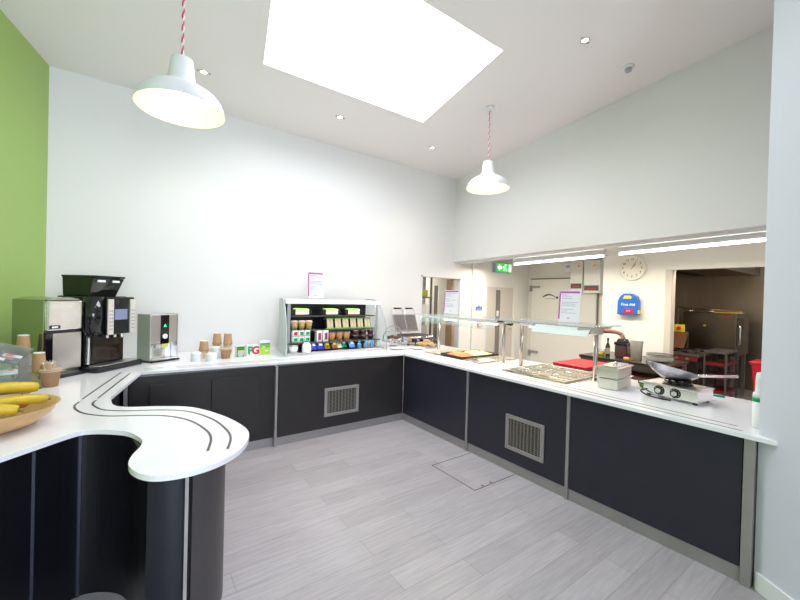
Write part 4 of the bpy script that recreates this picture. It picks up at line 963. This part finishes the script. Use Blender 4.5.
m.lathe(out_+[(.208, .109), (.188, .084), (.148, .050), (.098, .023), (.05, .006), (.0001, .004)], (0, 0, 0), mat('wok_steel', (.52, .52, .54), .22, 1, var=.2, vscale=8), 56, cap0=False, cap1=False); part(m, 'bowl', t)
m = MB(); m.X = tilt; hd = Vector((.78, -.62, 0)).normalized(); a = hd*.205
m.tube([tuple(a+Vector((0, 0, .095))), tuple(a+hd*.05+Vector((0, 0, .115))), tuple(a+hd*.36+Vector((0, 0, .21)))], [.013, .012, .015], STEELB, n=12); part(m, 'handle', t)
# --- small things near the end of the counter
q = thing('spray_bottle', 'white bottle with a green band standing by the near wall', 'bottle', (.196, -3.478, ZT))
m = MB(); m.lathe([(.030, 0), (.031, .005), (.031, .165)], (.196, -3.478, ZT), WHITEP, 24); part(m, 'bottle', q)
m = MB(); m.lathe([(.0315, .165), (.0315, .192)], (.196, -3.478, ZT), brgr, 24); part(m, 'green_band', q)
m = MB(); m.lathe([(.031, .192), (.030, .215), (.020, .225), (.019, .30), (.015, .345), (.0001, .35)], (.196, -3.478, ZT), WHITEP, 24); part(m, 'cap', q)
m = MB(); m.lathe([(.035, .0), (.038, .008), (.03, .014), (.0001, .015)], (.98, -3.09, ZT+.001), mat('teal_plastic', (.0, .25, .16), .4), 24, sx=.7, sy=1.2); tag(m.build('bottle_cap', loc=(.98, -3.09, ZT)), 'small dark teal cap lying at the rear worktop edge', 'cap')
q = thing('glass_bowl', 'small bowl of green leaves between the steel pans and the hob', 'bowl', (.76, -2.63, ZT))
m = MB(); m.lathe([(.03, 0), (.055, .04), (.058, .055), (.052, .04), (.0001, .006)], (.76, -2.63, ZT), GL, 24, cap1=False); part(m, 'bowl', q)
m = MB(); m.lathe([(.04, .008), (.048, .03), (.03, .045), (.0001, .05)], (.76, -2.63, ZT), mat('leaf_green', (.16, .28, .04), .6, var=.5, vscale=60), 16); part(m, 'leaves', q)

# ================================================================== KITCHEN THINGS
for i, (ya, yb, z0_, z1_) in enumerate(((.25, -1.36, 2.31, 2.345), (-1.53, -3.15, 2.36, 2.40))):
    q = thing('fluorescent_light', ('left fluorescent tube light behind the serving soffit, above the cold room door', 'right fluorescent tube light behind the serving soffit, above the dark opening')[i], 'tube light', (2.62, (ya+yb)/2, 2.56), 'fluorescent tube lights in the kitchen')
    part(MB().add([(2.575, ya, z0_+.02), (2.665, ya, z0_+.02), (2.665, yb, z1_+.02), (2.575, yb, z1_+.02), (2.575, ya, 2.56), (2.665, ya, 2.56), (2.665, yb, 2.56), (2.575, yb, 2.56)], [(3, 2, 1, 0), (4, 5, 6, 7), (0, 1, 5, 4), (1, 2, 6, 5), (2, 3, 7, 6), (3, 0, 4, 7)], TRIMW), 'batten', q)
    m = MB(); m.tube([(2.62, ya-.03, z0_), (2.62, yb+.03, z1_)], .016, TUBE, n=16); part(m, 'tube', q, label='glowing white tube')
    for y, z in ((ya, z0_), (yb, z1_)): part(MB().box(2.60, y-.02, z-.02, 2.64, y+.02, z+.03, TRIMW), 'tube_holder', q)
q = thing('exit_sign', 'green lit emergency exit sign above the white flush door', 'exit sign', (3.5, 1.2, 2.25))
XG = mat('exit_green', (.05, .50, .08), .5, emit=.8); XWm = mat('exit_white', (.9, 1, .9), .5, emit=1.6)
part(MB().box(3.22, 1.19, 2.245, 3.77, YW, 2.455, GREYP), 'housing', q, .004)
part(MB().box(3.26, 1.183, 2.262, 3.76, 1.19, 2.44, XG), 'face', q)
m = MB()
def poly(P, mm=XWm): m.slab([(x_, 1.183, z_) for x_, z_ in P], .003, mm)
poly([(3.29, 2.35), (3.36, 2.42), (3.36, 2.375), (3.43, 2.375), (3.43, 2.325), (3.36, 2.325), (3.36, 2.28)])
part(m, 'arrow', q)
m = MB(); m.cyl((3.545, 1.183, 2.41), .018, .003, XWm, axis=(0, -1, 0), n=14)
poly([(3.50, 2.39), (3.56, 2.38), (3.57, 2.33), (3.61, 2.29), (3.58, 2.275), (3.54, 2.315), (3.50, 2.28), (3.47, 2.295), (3.52, 2.34), (3.47, 2.35), (3.46, 2.37)]); part(m, 'running_figure', q)
m = MB(); poly([(3.66, 2.275), (3.73, 2.275), (3.73, 2.425), (3.66, 2.425)]); part(m, 'door_symbol', q)
q = thing('wall_sign', 'small blue notice on the white pier by the doorway', 'sign', (2.78, 1.215, 1.43)); part(MB().box(2.69, 1.212, 1.43, 2.87, 1.219, 1.505, mat('sign_blue', (.10, .16, .52), .5)), 'plate', q)
m = MB()
m.box(2.71, 1.2105, 1.452, 2.85, 1.212, 1.460, WHITEP)
m.box(2.76, 1.2105, 1.505, 2.80, 1.219, 1.53, MATS['sign_blue']); part(m, 'print', q)
q = thing('call_point', 'red fire alarm call point low on the white pier', 'alarm point', (2.8, 1.2, 1.10)); part(MB().box(2.74, 1.185, 1.095, 2.85, 1.219, 1.165, mat('alarm_red', (.65, .03, .02), .4)), 'box', q, .006); part(MB().box(2.765, 1.182, 1.11, 2.825, 1.185, 1.15, WHITEP), 'glass_plate', q)
for ya, yb, za, zb, lb in ((.14, -.12, 1.88, 2.49, 'left of the two grey electrical isolator boxes'), (-.14, -.46, 1.84, 2.49, 'right and wider of the two grey electrical isolator boxes')):
    q = thing('isolator_box', lb, 'electrical box', (4.43, (ya+yb)/2, za), 'grey electrical isolators on the cold room wall')
    part(MB().box(4.30, yb, za, 4.44, ya, zb, mat('isolator_grey', (.72, .71, .67), .3, .3)), 'enclosure', q, .008)
    m = MB(); m.box(4.294, yb+.02, za+.05, 4.30, ya-.02, za+.15, mat('isolator_label', (.10, .08, .08), .4)); m.box(4.292, yb+.07, za+.07, 4.294, ya-.07, za+.10, mat('label_red', (.5, .05, .04), .4)); part(m, 'label_plate', q)
    m = MB(); m.cyl((4.298, (ya+yb)/2-.05, zb-.11), .022, .02, mat('indicator_orange', (.85, .22, .03), .4, emit=.3), axis=(-1, 0, 0)); part(m, 'indicator', q)
q = thing('thermostat', 'small white box on the cold room wall left of the isolator boxes', 'control box', (4.47, .33, 2.28)); part(MB().box(4.42, .20, 2.27, 4.50, .34, 2.46, WHITEP), 'box', q, .006); part(MB().box(4.416, .23, 2.37, 4.42, .31, 2.42, GREYP), 'display', q)
# clock
q = thing('wall_clock', 'round cream faced clock on the kitchen wall', 'clock', (3.6, -1.325, 2.235)); cc = (3.6, -1.325, 2.235)
m = MB(); m.lathe([(.20, 0), (.205, .02), (.20, .04), (.185, .045), (.18, .03)], cc, mat('clock_rim', (.84, .80, .70), .4), 48, axis=(-1, 0, 0), cap1=False); part(m, 'rim', q)
m = MB(); m.cyl((3.575, cc[1], cc[2]), .183, .003, mat('clock_face', (.80, .76, .66), .5), axis=(-1, 0, 0), n=48); fc = part(m, 'face', q)
XN = Matrix.Translation((3.570, cc[1], cc[2]))
for h in range(1, 13):
    a = math.radians(90-30*h); Y = -math.cos(a)*.14; Z = math.sin(a)*.14
    text_mesh(str(h), .045, mat('numeral', (.12, .11, .10), .6), 'numeral', q, face_frame((3.5705, cc[1]+Y, cc[2]+Z), (0, -1, 0)), parent=fc, bold=.001)
m = MB()
for ang, L, wd in ((math.radians(50), .085, .008), (math.radians(62), .125, .006)):
    dY, dZ = -math.cos(ang), math.sin(ang); p = Vector((3.568, cc[1], cc[2])); e = Vector((0, dY, dZ)); s_ = Vector((0, -dZ, dY))*wd/2
    m.slab([p-e*.02-s_, p+e*L-s_, p+e*L+s_, p-e*.02+s_], .002, MATS['numeral'])
part(m, 'hands', q)
# first aid box
q = thing('first_aid_box', 'blue first aid case with a rounded top, below the clock', 'first aid kit', (3.55, -1.30, 1.47))
yc, zb = -1.305, 1.475; FB = mat('first_aid_blue', (.01, .13, .55), .35)
pr_ = [(-.155, 0), (.155, 0), (.155, .22), (.12, .30), (.06, .345), (-.06, .345), (-.12, .30), (-.155, .22)]
m = MB(); m.slab([(3.599, yc-a, zb+b) for a, b in pr_], .11, FB); ob = part(m, 'case', q, .012)
m = MB(); m.slab([(3.489, yc-a, zb+b) for a, b in [(-.07, .26), (.05, .26), (.07, .285), (.04, .31), (-.04, .31)]], .008, YEL); m.box(3.49, yc-.172, zb+.02, 3.56, yc-.156, zb+.08, YEL); part(m, 'latch', q, label='yellow latch')
m = MB(); m.box(3.483, yc-.10, zb+.03, 3.489, yc+.06, zb+.095, REDP); part(m, 'red_panel', q)
text_mesh('First Aid', .06, WHITEP, 'lettering', q, face_frame((3.4865, yc-.01, zb+.165), (0, -1, 0), (0, 0, 1)), bold=.001)
text_mesh('KIT', .04, WHITEP, 'lettering', q, face_frame((3.481, yc-.02, zb+.062), (0, -1, 0), (0, 0, 1)))
# --- bench in the kitchen and what stands on it
q = thing('prep_bench', 'dark topped kitchen bench below the clock wall', 'bench', (3.1, -1.5, 0))
BT = mat('bench_dark', (.10, .08, .065), .3, .3); BTT = mat('bench_top', (.085, .07, .06), .25, .5)
part(MB().box(2.72, -2.12, .80, 3.58, -.95, .84, BTT), 'bench_top', q, .004)
part(MB().box(2.80, -2.08, .25, 3.55, -.99, .28, BT), 'undershelf', q)
part(MB().box(3.55, -2.10, .25, 3.57, -.97, .80, BT), 'back_panel', q)
part(MB().box(2.73, -2.10, .72, 2.76, -.97, .80, BT), 'apron', q)
for a, b in ((2.77, -2.08), (3.53, -2.08), (2.77, -1.12), (3.53, -1.12)): part(MB().box(a-.02, b-.02, 0, a+.02, b+.02, .80, STEEL), 'leg', q)
part(MB().box(2.76, -.99, .25, 3.55, -.97, .80, BT), 'end_panel', q)
q = thing('storage_box', 'brown cardboard box on the shelf under the kitchen bench', 'box', (3.0, -1.75, .28)); part(MB().box(2.86, -1.95, .282, 3.25, -1.45, .62, mat('brown_box', (.30, .13, .08), .6)), 'box', q, .004); part(MB().box(2.855, -1.75, .35, 2.86, -1.6, .50, mat('pale_red', (.45, .20, .14), .6)), 'label_patch', q)
q = thing('storage_jar', 'square dark brown jar with a black lid, the one the hand reaches', 'jar', (3.0, -1.46, .84)); yj = -1.462
m = MB(); m.box(2.93, yj-.085, .841, 3.10, yj+.085, 1.03, mat('jar_brown', (.09, .045, .04), .2)); part(m, 'jar', q, .02)
m = MB(); m.box(2.925, yj-.09, 1.03, 3.105, yj+.09, 1.075, BLACK); m.lathe([(.09, 1.075), (.065, 1.125), (.0001, 1.13)], (3.015, yj, 0), BLACKG, 24); part(m, 'lid', q, .008)
q = thing('oil_bottle', 'slim dark green oil bottle left of the brown jar', 'bottle', (2.95, -1.275, .84)); x_, y_ = 2.95, -1.275
m = MB(); m.lathe([(.030, .001), (.032, .01), (.032, .15), (.024, .18), (.013, .205), (.012, .245)], (x_, y_, .84), mat('bottle_green', (.03, .035, .01), .1), 20); part(m, 'bottle', q)
m = MB(); m.lathe([(.0325, .04), (.0325, .13)], (x_, y_, .84), mat('paper_label', (.35, .28, .25), .5), 20, cap0=False, cap1=False); part(m, 'label_wrap', q)
m = MB(); m.cyl((x_, y_, 1.085), .014, .035, BLACK); part(m, 'cap', q)
q = thing('plastic_jug', 'tall pale plastic beaker right of the brown jar', 'beaker', (2.98, -1.665, .84))
m = MB(); m.lathe([(.068, .001), (.082, .285), (.084, .29), (.079, .285), (.064, .008), (.0001, .008)], (2.98, -1.665, .84), mat('cloudy_plastic', (.66, .65, .60), .4), 28, cap1=False); part(m, 'beaker', q)
q = thing('sauce_pot', 'low yellow and clear pot left of the oil bottle', 'pot', (2.98, -1.17, .84)); m = MB(); m.lathe([(.04, .001), (.05, .05)], (2.98, -1.17, .84), YEL, 18); part(m, 'pot', q); m = MB(); m.lathe([(.052, .05), (.052, .09), (.0001, .095)], (2.98, -1.17, .84), GLF, 18); part(m, 'lid', q)
m = MB(); m.lathe([(.03, .0), (.042, .012), (.035, .04), (.0001, .045)], (2.82, -1.60, .841), mat('orange_peel', (.75, .30, .04), .6), 16); tag(m.build('carrot_piece', loc=(2.82, -1.6, .84)), 'small orange food piece at the foot of the brown jar', 'food')
for i in range(5):
    z_ = .842+i*.022
    m = MB(); r_ = .17
    m.lathe([(r_*.5, 0), (r_*.9, .012), (r_, .018), (r_*.92, .016), (r_*.55, .004), (.0001, .004)], (3.15, -1.90, z_), CHINA if i in (1, 2) else mat('dark_china', (.03, .03, .03), .2), 36, cap1=False)
    tag(m.build('plate', loc=(3.15, -1.90, z_)), ('lowest', 'second lowest', 'middle', 'second highest', 'topmost')[i]+(' white' if i in (1, 2) else ' black')+' plate of the pile at the right end of the kitchen bench', 'plate', 'plates piled on the kitchen bench')
# red boards on a low trolley
q = thing('trolley', 'low steel trolley behind the counter carrying red trays', 'trolley', (1.95, -1.35, 0)); X = frame((1.93, -1.42, 0), .0)
m = MB(); m.X = X; m.box(-.33, -.24, .775, .33, .24, .79, STEEL); part(m, 'top_shelf', q); m = MB(); m.X = X; m.box(-.33, -.24, .22, .33, .24, .235, STEEL); part(m, 'lower_shelf', q)
for a, b in ((-.31, -.22), (.31, -.22), (-.31, .22), (.31, .22)): m = MB(); m.X = X; m.cyl((a, b, 0), .014, .775, STEEL); part(m, 'leg', q)
for i in range(2):
    z_ = .791+i*.03; lb = ('lower', 'upper')[i]+' bright red tray on the trolley behind the shorter gantry'
    q = thing('red_tray', lb, 'tray', (1.93, -1.42, z_), 'red trays on the trolley'); X = frame((1.93, -1.42, z_), .0)
    m = MB(); m.X = X; m.box(-.32, -.23, 0, .32, .23, .026, REDP if i else mat('dark_red', (.25, .01, .02), .4)); part(m, 'tray', q, .006)

# --- cookline seen through the opening
q = thing('extractor_hood', 'dark steel extractor hood hanging over the cookers', 'hood', (5.6, -1.9, 2.1))
HB = mat('hood_reflect_tint', (.36, .22, .12), .35, 1, var=.3, vscale=2)  # brown reflection under the steel hood put into its colour
m = MB(); m.box(4.3, -2.20, 2.27, 6.95, -1.0, 2.55, HB); part(m, 'canopy', q)
m = MB(); m.box(4.28, -2.215, 2.262, 6.96, -2.20, 2.55, mat('hood_side', (.48, .45, .40), .4, .8)); part(m, 'side_panel', q, label='pale steel side panel')
m = MB(); m.box(4.7, -1.5, 2.25, 6.4, -1.35, 2.27, mat('filter_dark', (.04, .025, .015), .5)); part(m, 'filter', q)
q = thing('combi_oven', 'large dark steel oven on legs in the cooking area', 'oven', (5.8, -1.85, 0)); OV = mat('oven_steel', (.20, .17, .14), .28, 1, var=.3, vscale=3)
part(MB().box(5.5, -2.22, .78, 6.3, -1.44, 1.53, OV), 'oven_body', q, .01)
part(MB().box(5.485, -2.20, .84, 5.5, -1.50, 1.50, OV), 'oven_door', q, .004)
m = MB(); m.tube([(5.53, -2.22, .98), (5.53, -2.26, 1.0), (5.53, -2.26, 1.30), (5.53, -2.22, 1.32)], .014, STEELB, n=10); part(m, 'door_handle', q)
m = MB(); m.box(5.48, -1.80, 1.28, 5.4855, -1.76, 1.31, YEL); m.box(5.48, -2.12, 1.46, 5.4855, -2.04, 1.475, REDP); part(m, 'maker_label', q)
m = MB(); m.box(5.5, -2.228, 1.0, 5.9, -2.22, 1.45, BLACK); part(m, 'side_vent', q)
for a, b in ((5.55, -2.17), (6.25, -2.17), (5.55, -1.49), (6.25, -1.49)): part(MB().box(a-.025, b-.025, 0, a+.025, b+.025, .78, STEEL), 'leg', q)
for i, (a, b, lb) in enumerate(((5.62, -1.52, 'left steel pot lid lying on top of the oven'), (5.65, -1.82, 'shiny steel ladle bowl on top of the oven'))):
    m = MB(); m.lathe([(.05, .0), (.06, .01), (.04, .05), (.01, .06), (.01, .075), (.0001, .08)], (a, b, 1.532), STEELB, 20); tag(m.build('pot_lid', loc=(a, b, 1.532)), lb, 'lid')
m = MB(); m.box(5.55, -2.25, 1.532, 5.85, -1.88, 1.548, YEL); tag(m.build('chopping_board', loc=(5.7, -2.05, 1.532)), 'flat yellow board lying on top of the oven', 'board')
m = MB(); m.tube([(5.56, -1.35, 1.60), (5.56, -2.25, 1.57)], .012, mat('copper_pipe', (.5, .28, .16), .3, 1), n=8); m.box(5.55, -1.36, 1.0, 5.57, -1.34, 1.6, STEEL); m.box(5.55, -2.27, 1.53, 5.57, -2.25, 1.57, STEEL)
tag(m.build('rail', loc=(5.56, -1.8, 1.53)), 'long copper coloured rail across the oven top', 'rail')
q = thing('range_cooker', 'black gas range with pan supports beyond the kitchen opening', 'cooker', (4.9, -1.5, 0)); 
part(MB().box(4.45, -1.98, .15, 5.2, -1.10, .82, mat('cooker_dark', (.03, .025, .022), .3, .5)), 'body', q, .006)
part(MB().box(4.43, -2.0, .82, 5.22, -1.08, .86, DSTEEL), 'top', q)
part(MB().box(4.43, -1.98, .74, 4.45, -1.10, .81, mat('control_red', (.22, .02, .02), .4)), 'control_strip', q)
for a in (4.62, 5.02):
    for b in (-1.83, -1.54, -1.25):
        m = MB(); m.lathe([(.10, .0), (.105, .02), (.095, .035), (.09, .02)], (a, b, .86), BLACK, 20, cap0=False, cap1=False); m.box(a-.11, b-.008, .88, a+.11, b+.008, .90, GRM); m.box(a-.008, b-.11, .88, a+.008, b+.11, .90, GRM); m.cyl((a, b, .86), .035, .02, DSTEEL); part(m, 'burner', q)
for b in (-1.85, -1.7, -1.5, -1.3): m = MB(); m.cyl((4.43, b, .775), .022, .025, STEEL, axis=(-1, 0, 0)); part(m, 'knob', q)
q = thing('griddle_stand', 'copper coloured upright griddle plate on the range', 'griddle', (4.8, -1.62, .90)); m = MB(); m.slab([(4.75, -1.42, .905), (4.75, -1.70, .905), (4.95, -1.70, 1.18), (4.95, -1.42, 1.18)], .015, mat('copper_plate', (.50, .24, .13), .35, .8, var=.3)); part(m, 'plate', q)
m = MB(); m.box(4.94, -1.70, .905, 4.96, -1.68, 1.17, STEEL); m.box(4.94, -1.44, .905, 4.96, -1.42, 1.17, STEEL); part(m, 'legs', q)
q = thing('equipment_table', 'steel table with red shelves right of the gas range', 'table', (4.8, -2.15, 0))
part(MB().box(4.55, -2.32, .90, 5.2, -2.03, .93, GRM), 'table_top', q); RS = mat('shelf_red', (.18, .012, .012), .4)
for z_ in (.70, .50, .25): part(MB().box(4.57, -2.31, z_, 5.18, -2.04, z_+.05, RS), 'shelf', q)
for a, b in ((4.57, -2.31), (5.18, -2.31), (4.57, -2.04), (5.18, -2.04)): part(MB().box(a-.012, b-.012, 0, a+.012, b+.012, .90, GRM), 'leg', q)
q = thing('red_bin', 'tall red lidded bin at the right side of the dark opening', 'bin', (4.75, -2.78, 0))
m = MB(); m.add([(4.62, -2.92, .001), (4.95, -2.92, .001), (4.95, -2.66, .001), (4.62, -2.66, .001), (4.57, -2.97, .80), (5.0, -2.97, .80), (5.0, -2.60, .80), (4.57, -2.60, .80)], [(3, 2, 1, 0), (4, 5, 6, 7), (0, 1, 5, 4), (1, 2, 6, 5), (2, 3, 7, 6), (3, 0, 4, 7)], REDP); part(m, 'bin_body', q, .01)
part(MB().box(4.55, -2.99, .80, 5.02, -2.58, .84, REDP), 'lid', q, .01)
q = thing('emergency_switch', 'yellow and red emergency stop switch beside the oven', 'switch', (5.3, -.97, 1.2)); 
part(MB().box(4.40, -1.80, 1.21, 4.44, -1.66, 1.33, YEL), 'box', q, .004); m = MB(); m.cyl((4.40, -1.73, 1.27), .03, .025, REDP, axis=(-1, 0, 0)); part(m, 'button', q)
q.location = q.location
# stainless shelving seen through the little doorway
q = thing('storage_rack', 'dark storage rack in the corridor behind the little doorway', 'rack', (1.74, 1.9, 0))
for z_ in (.35, .85, 1.25, 1.65): part(MB().box(1.50, 1.75, z_, 1.98, 2.15, z_+.03, mat('rack_grey', (.22, .20, .18), .4, .6)), 'shelf', q)
for a, b in ((1.52, 1.77), (1.96, 1.77), (1.52, 2.13), (1.96, 2.13)): part(MB().box(a-.015, b-.015, 0, a+.015, b+.015, 2.1, GRM), 'post', q)
for x_, z_, w_, h_, cm, lb in ((1.74, .881, .30, .22, mat('box_grey', (.45, .42, .38), .6), 'grey box on the lower middle shelf of the corridor rack'), (1.74, 1.281, .28, .25, CREAM, 'pale box on the upper middle shelf of the corridor rack'), (1.82, 1.681, .16, .14, mat('box_lime', (.45, .5, .05), .6), 'lime yellow tub on the top shelf of the corridor rack'), (1.74, .381, .34, .3, CARD, 'brown box on the bottom shelf of the corridor rack')):
    o = MB().box(x_-w_/2, 1.80, z_, x_+w_/2, 2.08, z_+h_, cm).build('storage_box', loc=(x_, 1.94, z_), bevel=.006); tag(o, lb, 'box', 'boxes on the corridor rack')

# ================================================================== THE REACHING ARM
SKIN = mat('skin', (.25, .12, .08), .55, var=.12, vscale=20)
def skin_obj(name, pts, edges, rad, m_, root):
    me = bpy.data.meshes.new(name); B = Vector(root.location)
    me.from_pydata([tuple(Vector(p)-B) for p in pts], edges, []); me.materials.append(m_)
    o = bpy.data.objects.new(name, me); COL.objects.link(o); o.parent = root
    sk = o.modifiers.new('skin', 'SKIN'); sk.use_smooth_shade = True
    for i, r_ in enumerate(rad): me.skin_vertices[0].data[i].radius = (r_, r_)
    me.skin_vertices[0].data[0].use_root = True
    sb = o.modifiers.new('sub', 'SUBSURF'); sb.levels = 2; sb.render_levels = 2
    return o
def skin_layer(me):
    if not me.skin_vertices: me.skin_vertices
q = thing('person', 'bare forearm and hand reaching down over the brown jar lid', 'person', (2.95, -1.30, 1.2))
tr = [(2.86, -1.02, 1.20, .042), (2.88, -1.10, 1.213, .041), (2.91, -1.20, 1.225, .038), (2.95, -1.32, 1.225, .031), (2.98, -1.385, 1.215, .027), (3.0, -1.425, 1.198, .030), (3.01, -1.452, 1.175, .030)]
def fing(x, y, z, L, dx, n=3):
    out = [(x, y, z, .0105)]; d = Vector((dx, -.35, -.9)).normalized(); p = Vector((x, y, z))
    for i in range(n):
        p = p+d*L/n; d = (d+Vector((0, .28, -.15))).normalized(); out.append((p.x, p.y, p.z, .0095-.0012*i))
    return out
m = MB(); m.tube(smooth_path([a[:3] for a in tr], 4), [tr[min(int(i/4), 6)][3]*(1-(i % 4)/4)+tr[min(int(i/4)+1, 6)][3]*((i % 4)/4) for i in range(25)], SKIN, n=18)
m.lathe([(.0001, -.036), (.018, -.03), (.03, -.012), (.034, .004), (.03, .018), (.016, .028), (.0001, .03)], (3.012, -1.458, 1.172), SKIN, 18, axis=(.05, -.45, -.9), sx=1.15, sy=.62)
for x_, L in ((2.982, .060), (3.002, .068), (3.022, .064), (3.040, .052)):
    f_ = fing(x_, -1.466, 1.155, L, .02); P_ = [a[:3] for a in f_]; m.tube(P_+[tuple(Vector(P_[-1])+(Vector(P_[-1])-Vector(P_[-2]))*.15)], [a[3] for a in f_]+[.003], SKIN, n=10)
f_ = [(2.985, -1.445, 1.17), (2.958, -1.455, 1.155), (2.948, -1.47, 1.135), (2.95, -1.478, 1.12)]; m.tube(f_, [.013, .012, .010, .006], SKIN, n=10)
part(m, 'forearm_and_hand', q)
